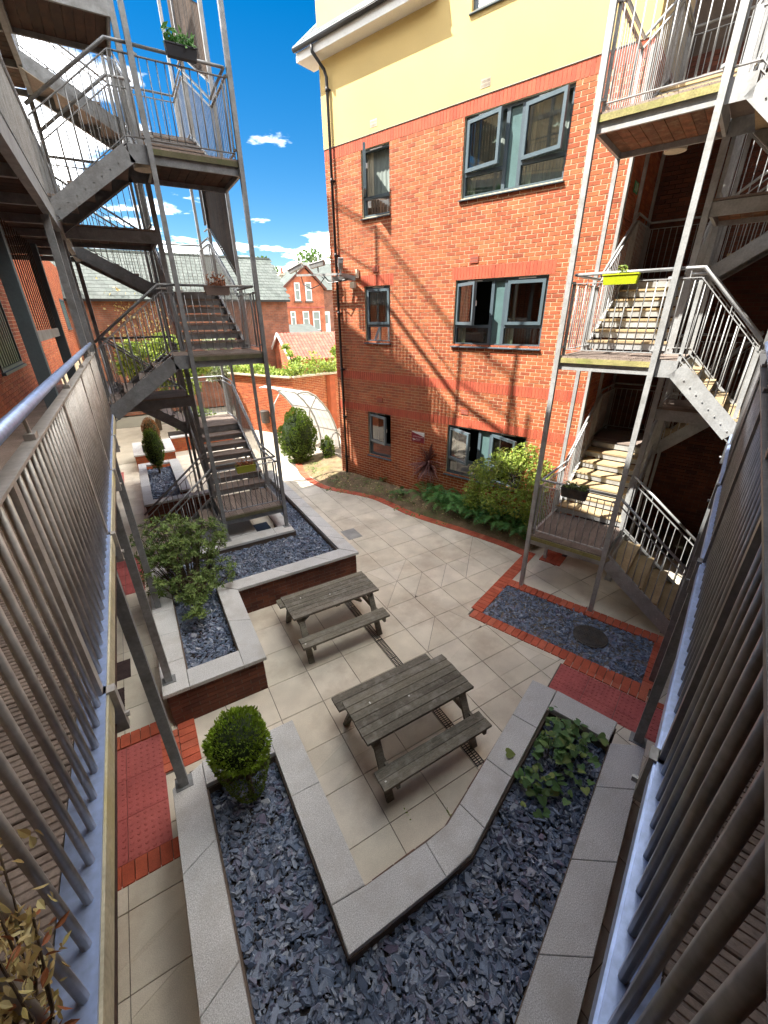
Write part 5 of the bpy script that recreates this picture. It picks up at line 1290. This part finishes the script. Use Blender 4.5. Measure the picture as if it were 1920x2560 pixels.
# ================================================================ BEYOND THE COURT
def garden_wall():
    t = thing('garden_wall', 'tall sunlit orange brick wall with pale coping, turning a corner behind the cycle shelter', 'wall', (5.9, 17.75, 0))
    P = [(4.0, 20.9), (5.88, 17.74), (16, 19.55)]
    for a, b in zip(P, P[1:]): brick_face(t, a, b, 0, 2.52, 'brick', 'mortar', .25, False)
    for a, b in zip(P, P[1:]): part('coping', MB().beam((*a, 2.56), (*b, 2.56), .36, .07), M['stonepale'], t)
    part('pier', MB().prism([(7.55, 18.0), (7.68, 17.92), (7.98, 17.97), (7.98, 18.1)], 0, 2.5), M['brick'], t)
    # plants growing over its top
    C = []
    for a, b, n in ((P[0], P[1], 3200), (P[1], P[2], 6000)):
        for k in range(n):
            u = random.random(); p = Vector(a).lerp(Vector(b), u); nrm = Vector((b[1]-a[1], a[0]-b[0])).normalized()
            hgt = .35+.25*sin(p.x*2.1)+.15*sin(p.x*5.3+1)+(.35 if p.x > 7.2 else 0)
            q = p-nrm*random.uniform(-.12, .9); C.append((q.x, q.y, 2.6+random.random()**1.3*max(.15, hgt)-.1*(random.random() < .3)))
    v = thing('hedge', 'leafy climbing growth sprawling along the top of the garden wall', 'hedge', (6, 18.2, 2.55))
    obj('foliage', leaves_mesh('foliage', np.array(C), M['l_yel'], .12, .55, off=(6, 18.2, 2.55)), v)
    s = MB()
    for k in range(20): u = random.random(); p = Vector(P[1]).lerp(Vector(P[2]), u*.4); s.tube([(p.x, p.y+.2, 2.58), (p.x+.3, p.y+.2, 2.75), (p.x+.5, p.y+.3, 2.95)], .015, 5)
    part('stems', s, M['trunk'], v)
    e = thing('exit_sign', 'green exit sign on the sunlit garden wall', 'sign', (5.64, 18.1, 1.94))
    d = Vector((P[1][0]-P[0][0], P[1][1]-P[0][1], 0)).normalized(); n = Vector((d.y, -d.x, 0)); c = Vector((5.62, 18.16, 1.94))+n*.02
    def on(u, z, o=0): return tuple(c+d*u+n*o+Vector((0, 0, z)))
    part('plate', MB().hexa([on(-.2, -.1, .01), on(.2, -.1, .01), on(.2, -.1, -.01), on(-.2, -.1, -.01), on(-.2, .1, .01), on(.2, .1, .01), on(.2, .1, -.01), on(-.2, .1, -.01)]), M['signpale'], e)
    def q(u0, u1, z0, z1): return [on(u0, z0, .013), on(u1, z0, .013), on(u1, z1, .013), on(u0, z1, .013)]
    b = MB()
    for r in ((-.17, -.03, -.07, .07), (.05, .16, -.025, .025)): b.add(q(*r), [(0, 1, 2, 3)])
    b.add([on(.02, 0, .013), on(.08, -.06, .013), on(.08, .06, .013)], [(0, 1, 2)]); part('symbol', b, M['green'], e)
    b = MB()
    for r in ((-.12, -.08, -.01, .05), (-.14, -.06, -.05, -.02)): b.add([tuple(Vector(x)+n*.003) for x in q(*r)], [(0, 1, 2, 3)])
    part('figure', b, M['signpale'], e)
garden_wall()
def arch_sheet(t, P0, along, prof, th, name, m):
    b = MB(); n = len(prof)
    for (u0, z0), (u1, z1) in zip(prof, prof[1:]):
        pass
    return b
def shelter():
    loc = (6.6, 15.6, 0); t = thing('cycle_shelter', 'curved clear roofed cycle shelter with steel hoops behind the facade corner', 'shelter', loc)
    prof = [(9.55, 2.43), (9.8, 2.46), (10.08, 2.40), (10.4, 2.22), (10.7, 1.93), (11.0, 1.56), (11.22, 1.15), (11.38, .72), (11.47, .25), (11.49, 0)]
    rows = np.arange(11.8, 14.01, .275)
    for e in (11.8, 12.9, 14.0): part('hoop', MB().tube([TR(e, p, z) for p, z in prof], .035, 8), M['steel'], t, smooth=True)
    for e in (11.85, 13.95): part('strut', MB().tube([TR(e, 10.0, 1.1), TR(e, 10.1, 1.75), TR(e, 10.45, 2.16)], .025, 8), M['steel'], t); part('strut', MB().tube([TR(e, 9.95, 0), TR(e, 10.0, 1.12)], .025, 8), M['steel'], t)
    for (p0, z0), (p1, z1) in zip(prof, prof[1:]):
        for e0, e1_ in zip(rows, rows[1:]):
            part('roof_pane', MB().add([TR(e0+.006, p0, z0+.04), TR(e1_-.006, p0, z0+.04), TR(e1_-.006, p1+.03, z1+.03), TR(e0+.006, p1+.03, z1+.03)], [(0, 1, 2, 3)], 0), M['poly'], t)
    for k in (1, 3, 5, 7): part('purlin', MB().tube([TR(11.75, prof[k][0], prof[k][1]+.01), TR(14.05, prof[k][0], prof[k][1]+.01)], .018, 6), M['steel'], t)
    part('base_rail', MB().beam(TR(11.0, 10.62, .08), TR(11.9, 10.62, .08), .05, .05), M['steel'], t)
    h = [TR(11.35, 10.55+.30*cos(a)+.3, .42+.42*sin(a)) for a in np.linspace(pi, 0, 9)]
    c = thing('cycle_hoop', 'tubular steel cycle hoop under the shelter', 'cycle stand', TR(11.35, 10.85, 0))
    part('hoop', MB().tube([TR(11.35, 10.55, 0), *h, TR(11.35, 11.15, 0)], .028, 8), M['steel_dk'], c, smooth=True)
    for k, (a, b) in enumerate(((10.62, 11.5),)): pass
    edging('brick_path_edge', [[TR(10.45, 9.9, 0)[:2], TR(10.2, 10.9, 0)[:2]]])
shelter()
def litter_bin():
    t = thing('litter_bin', 'dark round litter bin on a curved stand by the garden wall', 'bin', (5.0, 19.2, 0))
    part('drum', MB().tube([(4.93, 19.25, .45), (4.93, 19.25, .98), (4.93, 19.25, 1.02)], [.2, .22, .18], 16), M['iron'], t, smooth=False)
    part('stand', MB().tube([(5.2, 19.05, 0), (5.22, 19.05, .5), (5.1, 19.1, .85), (4.95, 19.2, .97)], .06, 8), M['iron'], t)
litter_bin()
def house_old():
    t = thing('old_house', 'long old brown brick house with grey slate roof, beyond the stair tower', 'house', (3, 30, 0))
    part('wall', MB().box((-14, 27, 0), (9.1, 33, 5.85)), OLD, t)
    rf = part('roof', MB().add([(-14.3, 26.7, 5.75), (9.25, 26.7, 5.75), (9.25, 30, 8.15), (-14.3, 30, 8.15), (9.25, 33.3, 5.75), (-14.3, 33.3, 5.75)], [(0, 1, 2, 3), (2, 4, 5, 3)]), M['farslate'], t)
    part('gable', MB().add([(9.1, 27, 5.85), (9.1, 33, 5.85), (9.1, 30, 8.0)], [(0, 1, 2)]), OLD, t)
    rows = MB()
    for r in range(14):
        y0 = 26.68+r*.236; z0 = 5.77+r*.1716
        x = -4-(r % 2)*.15
        while x < 9.2: rows.hexa([(x+.006, y0, z0), (x+.294, y0, z0), (x+.294, y0+.26, z0+.172), (x+.006, y0+.26, z0+.172), (x+.006, y0, z0+.016), (x+.294, y0, z0+.016), (x+.294, y0+.26, z0+.188), (x+.006, y0+.26, z0+.188)]); x += .3
    part('slates', rows, M['farslate'], rf, kind='stuff')
    part('gutter', MB().beam((-14, 26.65, 5.72), (9.2, 26.65, 5.72), .1, .09), M['black'], t)
    part('ridge', MB().beam((-14, 30, 8.2), (9.25, 30, 8.2), .2, .1), M['farslate'], t)
    # creeper on its wall
    C = []
    for c, n in (((.6, 26.9, 5.2), 160), ((1.6, 26.9, 4.4), 200), ((2.6, 26.9, 5.0), 120), ((.0, 26.9, 3.6), 200)):
        C.append(np.array(c)+NR.normal(size=(n, 3))*np.array([.5, .04, .6]))
    v = thing('wall_creeper', 'sparse reddish creeper climbing the old brown brick wall', 'climber', (1, 26.9, 2))
    obj('foliage', leaves_mesh('foliage', np.concatenate(C), M['l_dry'], .12, .7, off=(1, 26.9, 2)), v)
def brick_tex(name, c1, c2, mortar, sc):
    m, N, L, b = new_mat(name); tc = N.new('ShaderNodeNewGeometry'); mp = N.new('ShaderNodeMapping'); mp.inputs['Rotation'].default_value = (radians(90), 0, 0)
    L.new(tc.outputs['Position'], mp.inputs[0]); t = N.new('ShaderNodeTexBrick'); L.new(mp.outputs[0], t.inputs[0])
    t.inputs['Color1'].default_value = (*c1, 1); t.inputs['Color2'].default_value = (*c2, 1); t.inputs['Mortar'].default_value = (*mortar, 1); t.inputs['Scale'].default_value = 1
    t.inputs['Brick Width'].default_value = .225*sc; t.inputs['Row Height'].default_value = .075*sc; t.inputs['Mortar Size'].default_value = .01
    n = N.new('ShaderNodeTexNoise'); n.inputs['Scale'].default_value = 2; n.inputs['Detail'].default_value = 6; L.new(tc.outputs['Position'], n.inputs[0])
    mr = N.new('ShaderNodeMapRange'); mr.inputs[1].default_value = .3; mr.inputs[2].default_value = .7; mr.inputs[3].default_value = .6; mr.inputs[4].default_value = 1.35; L.new(n.outputs['Fac'], mr.inputs[0])
    mu = N.new('ShaderNodeMix'); mu.data_type = 'RGBA'; mu.blend_type = 'MULTIPLY'; mu.inputs[0].default_value = 1; L.new(t.outputs[0], mu.inputs[6]); L.new(mr.outputs[0], mu.inputs[7])
    L.new(mu.outputs[2], b.inputs['Base Color']); b.inputs['Roughness'].default_value = .9; return m
OLD = brick_tex('old_brown_brick', (.27, .095, .05), (.19, .07, .045), (.20, .14, .10), 1.2)
RED = brick_tex('bright_red_brick', (.44, .11, .045), (.38, .09, .04), (.36, .2, .12), 1.2)
house_old()
def house_red():
    t = thing('red_house', 'bright red brick gabled house with white sash windows, seen past the facade corner', 'house', (14, 38, 0))
    Y = 36
    part('wall', MB().box((12.0, Y, 0), (15.4, 44, 6.95)), RED, t)
    part('gable', MB().add([(12.0, Y, 6.95), (15.4, Y, 6.95), (13.9, Y, 8.35)], [(0, 1, 2)]), RED, t)
    part('roof', MB().add([(11.8, Y-.15, 6.85), (13.9, Y-.15, 8.5), (13.9, 44, 8.5), (11.8, 44, 6.85), (15.6, Y-.15, 6.85), (15.6, 44, 6.85)], [(0, 1, 2, 3), (1, 4, 5, 2)]), M['farslate'], t)
    part('side_wing', MB().box((15.4, Y+1, 0), (18.5, 44, 7.0)), OLD, t)
    part('wing_roof', MB().add([(15.2, Y+.8, 6.9), (18.8, Y+.8, 6.9), (18.8, 40, 9.2), (15.2, 40, 9.2)], [(0, 1, 2, 3)]), M['farslate'], t)
    part('string_course', MB().box((12.0, Y-.05, 5.5), (15.4, Y-.001, 5.6)), M['tile'], t)
    part('bargeboard', MB().beam((11.8, Y-.18, 6.85), (13.9, Y-.18, 8.5), .06, .16).beam((13.9, Y-.18, 8.5), (15.6, Y-.18, 6.85), .06, .16), M['brick_dark'], t)
    part('chimney', MB().box((15.1, 40, 8.0), (15.7, 40.6, 9.1)), OLD, t)
    for x0, x1, z0, z1 in ((12.88, 13.33, 6.03, 7.33), (13.8, 14.32, 6.03, 7.37), (12.36, 12.77, 4.18, 5.27), (13.4, 13.93, 3.93, 5.27), (14.28, 14.9, 3.8, 5.27)):
        w = part('window', MB().box((x0, Y-.06, z0), (x0+.07, Y, z1)).box((x1-.07, Y-.06, z0), (x1, Y, z1)).box((x0+.07, Y-.06, z0), (x1-.07, Y, z0+.08)).box((x0+.07, Y-.06, z1-.08), (x1-.07, Y, z1)).box((x0+.07, Y-.06, (z0+z1)/2+.08), (x1-.07, Y, (z0+z1)/2+.15)), M['white'], t)
        part('pane', MB().box((x0+.07, Y-.02, z0+.08), (x1-.07, Y-.003, z1-.08)), M['net'], w); part('sill', MB().box((x0-.08, Y-.14, z0-.12), (x1+.08, Y, z0-.005)), M['mortar_dark'], w)
    d = part('door', MB().box((15.55, Y+.93, 3.6), (16.25, Y+.99, 5.25)), M['white'], t); part('pane', MB().box((15.75, Y+.915, 4.3), (16.05, Y+.928, 5.0)), M['net'], d)
house_red()
def sheds():
    t = thing('tiled_shed', 'pale brick outbuilding with red clay tile roof beyond the garden wall', 'outbuilding', (9.5, 25, 0))
    part('wall', MB().box((8.05, 24, 0), (13.5, 27.5, 2.75)), RED, t)
    part('gable', MB().add([(8.05, 24, 2.75), (8.05, 27.5, 2.75), (8.05, 25.75, 3.9), (8.3, 24, 2.75)], [(0, 1, 2)]), RED, t)
    ro = part('roof', MB().add([(7.9, 23.8, 2.62), (13.7, 23.8, 2.62), (13.7, 25.75, 3.95), (7.9, 25.75, 3.95), (13.7, 27.7, 2.62), (7.9, 27.7, 2.62)], [(0, 1, 2, 3), (3, 2, 4, 5)]), M['tile'], t)
    b = MB(); y, z = 23.8, 2.64
    for r in range(9):
        x = 7.9
        while x < 13.6:
            y0, z0 = 23.8+r*.217, 2.64+r*.148; b.hexa([(x+.01, y0, z0), (x+.19, y0, z0), (x+.19, y0+.24, z0+.16), (x+.01, y0+.24, z0+.16), (x+.04, y0, z0+.05), (x+.16, y0, z0+.05), (x+.16, y0+.24, z0+.2), (x+.04, y0+.24, z0+.2)]); x += .2
    part('tiles', b, M['tile'], ro, kind='stuff')
    part('verge', MB().beam((7.88, 23.8, 2.66), (7.88, 25.75, 3.98), .06, .14).beam((7.88, 25.75, 3.98), (7.88, 27.7, 2.66), .06, .14), M['white'], t)
    t = thing('lean_to', 'low grey slate roofed lean to below the red house', 'outbuilding', (11, 32, 0))
    part('wall', MB().box((9.6, 30.6, 0), (13.2, 35, 3.3)), M['stonepale'], t)
    part('roof', MB().add([(9.4, 30.3, 3.25), (13.4, 30.3, 3.3), (13.2, 34, 4.35), (9.6, 34, 4.3)], [(0, 1, 2, 3)]), M['farslate'], t)
sheds()
def tree(name, label, loc, h, r, n, m='l_tree', sz=.4, clumps=10):
    t = thing(name, label, 'tree', loc); x, y, z = loc; s = MB(); Cs = []
    s.tube([(x, y, z), (x+.1, y, z+h*.3), (x, y+.1, z+h*.6)], [h*.03, h*.024, h*.014], 8)
    for k in range(clumps):
        a = 2*pi*k/clumps+random.random(); rr = r*random.uniform(.2, .75); c = (x+cos(a)*rr, y+sin(a)*rr, z+h*random.uniform(.5, .9)); C, v = ell(n//clumps, c, (r*.42, r*.42, r*.36), .7); Cs.append(C)
        s.tube([(x, y, z+h*.35), ((x+c[0])/2, (y+c[1])/2, (z+h*.4+c[2])/2), c], [h*.012, h*.008, h*.003], 5)
    obj('crown', leaves_mesh('crown', np.concatenate(Cs), M[m], sz, .6, off=loc), t); part('trunk', s, M['trunk'], t)
random.seed(17)
tree('tree', 'round green tree rising behind the old house roof', (13.2, 46, 0), 10.4, 2.6, 3000)
tree('tree', 'tall green tree showing behind the red house beside the facade corner', (20.3, 46, 0), 11.6, 3.2, 3400)
tree('garden_tree', 'white blossoming bush behind the left stair tower', (3.9, 22.2, 0), 4.3, 1.0, 2600, 'l_white', .16, 9)
tree('garden_tree', 'bright yellow green bush behind the middle of the left stair tower', (2.0, 21.4, 0), 4.3, 1.3, 4500, 'l_yel', .16, 10)
tree('garden_tree', 'yellow green bush lower down behind the left stair flight', (.6, 22.5, 0), 4.4, 1.2, 3000, 'l_yel', .16, 9)
tree('garden_tree', 'leafy sapling standing above the garden wall corner', (7.0, 20.5, 1.2), 2.9, .5, 500, 'l_yel', .14, 6)
tree('garden_tree', 'spiky leaved bush above the garden wall next to the facade', (9.6, 19.8, 1.0), 2.8, .9, 1500, 'l_yel', .2, 8)
shrub('dark_shrub', 'dark low spreading shrub in the farthest brick planter', (1.9, 18.9, .5), [((1.5, 18.8, .95), (.5, .4, .35)), ((2.3, 18.9, 1.05), (.5, .4, .4)), ((2.0, 18.9, 1.3), (.4, .35, .3))], 'l_boxd', .09, .5, 500, 3)
def chimney_stack():
    t = thing('chimney_stack', 'tall pale chimney stack with pots left of the red house', 'chimney', (13.35, 40, 0))
    part('stack', MB().box((13.1, 39.8, 0), (13.6, 40.4, 8.1)), M['stonepale'], t); part('cap', MB().box((13.0, 39.7, 8.1), (13.7, 40.5, 8.25)), M['stonepale'], t)
    part('pot', MB().tube([(13.35, 40.1, 8.25), (13.35, 40.1, 8.7)], [.13, .11], 10), M['tile'], t)
chimney_stack()
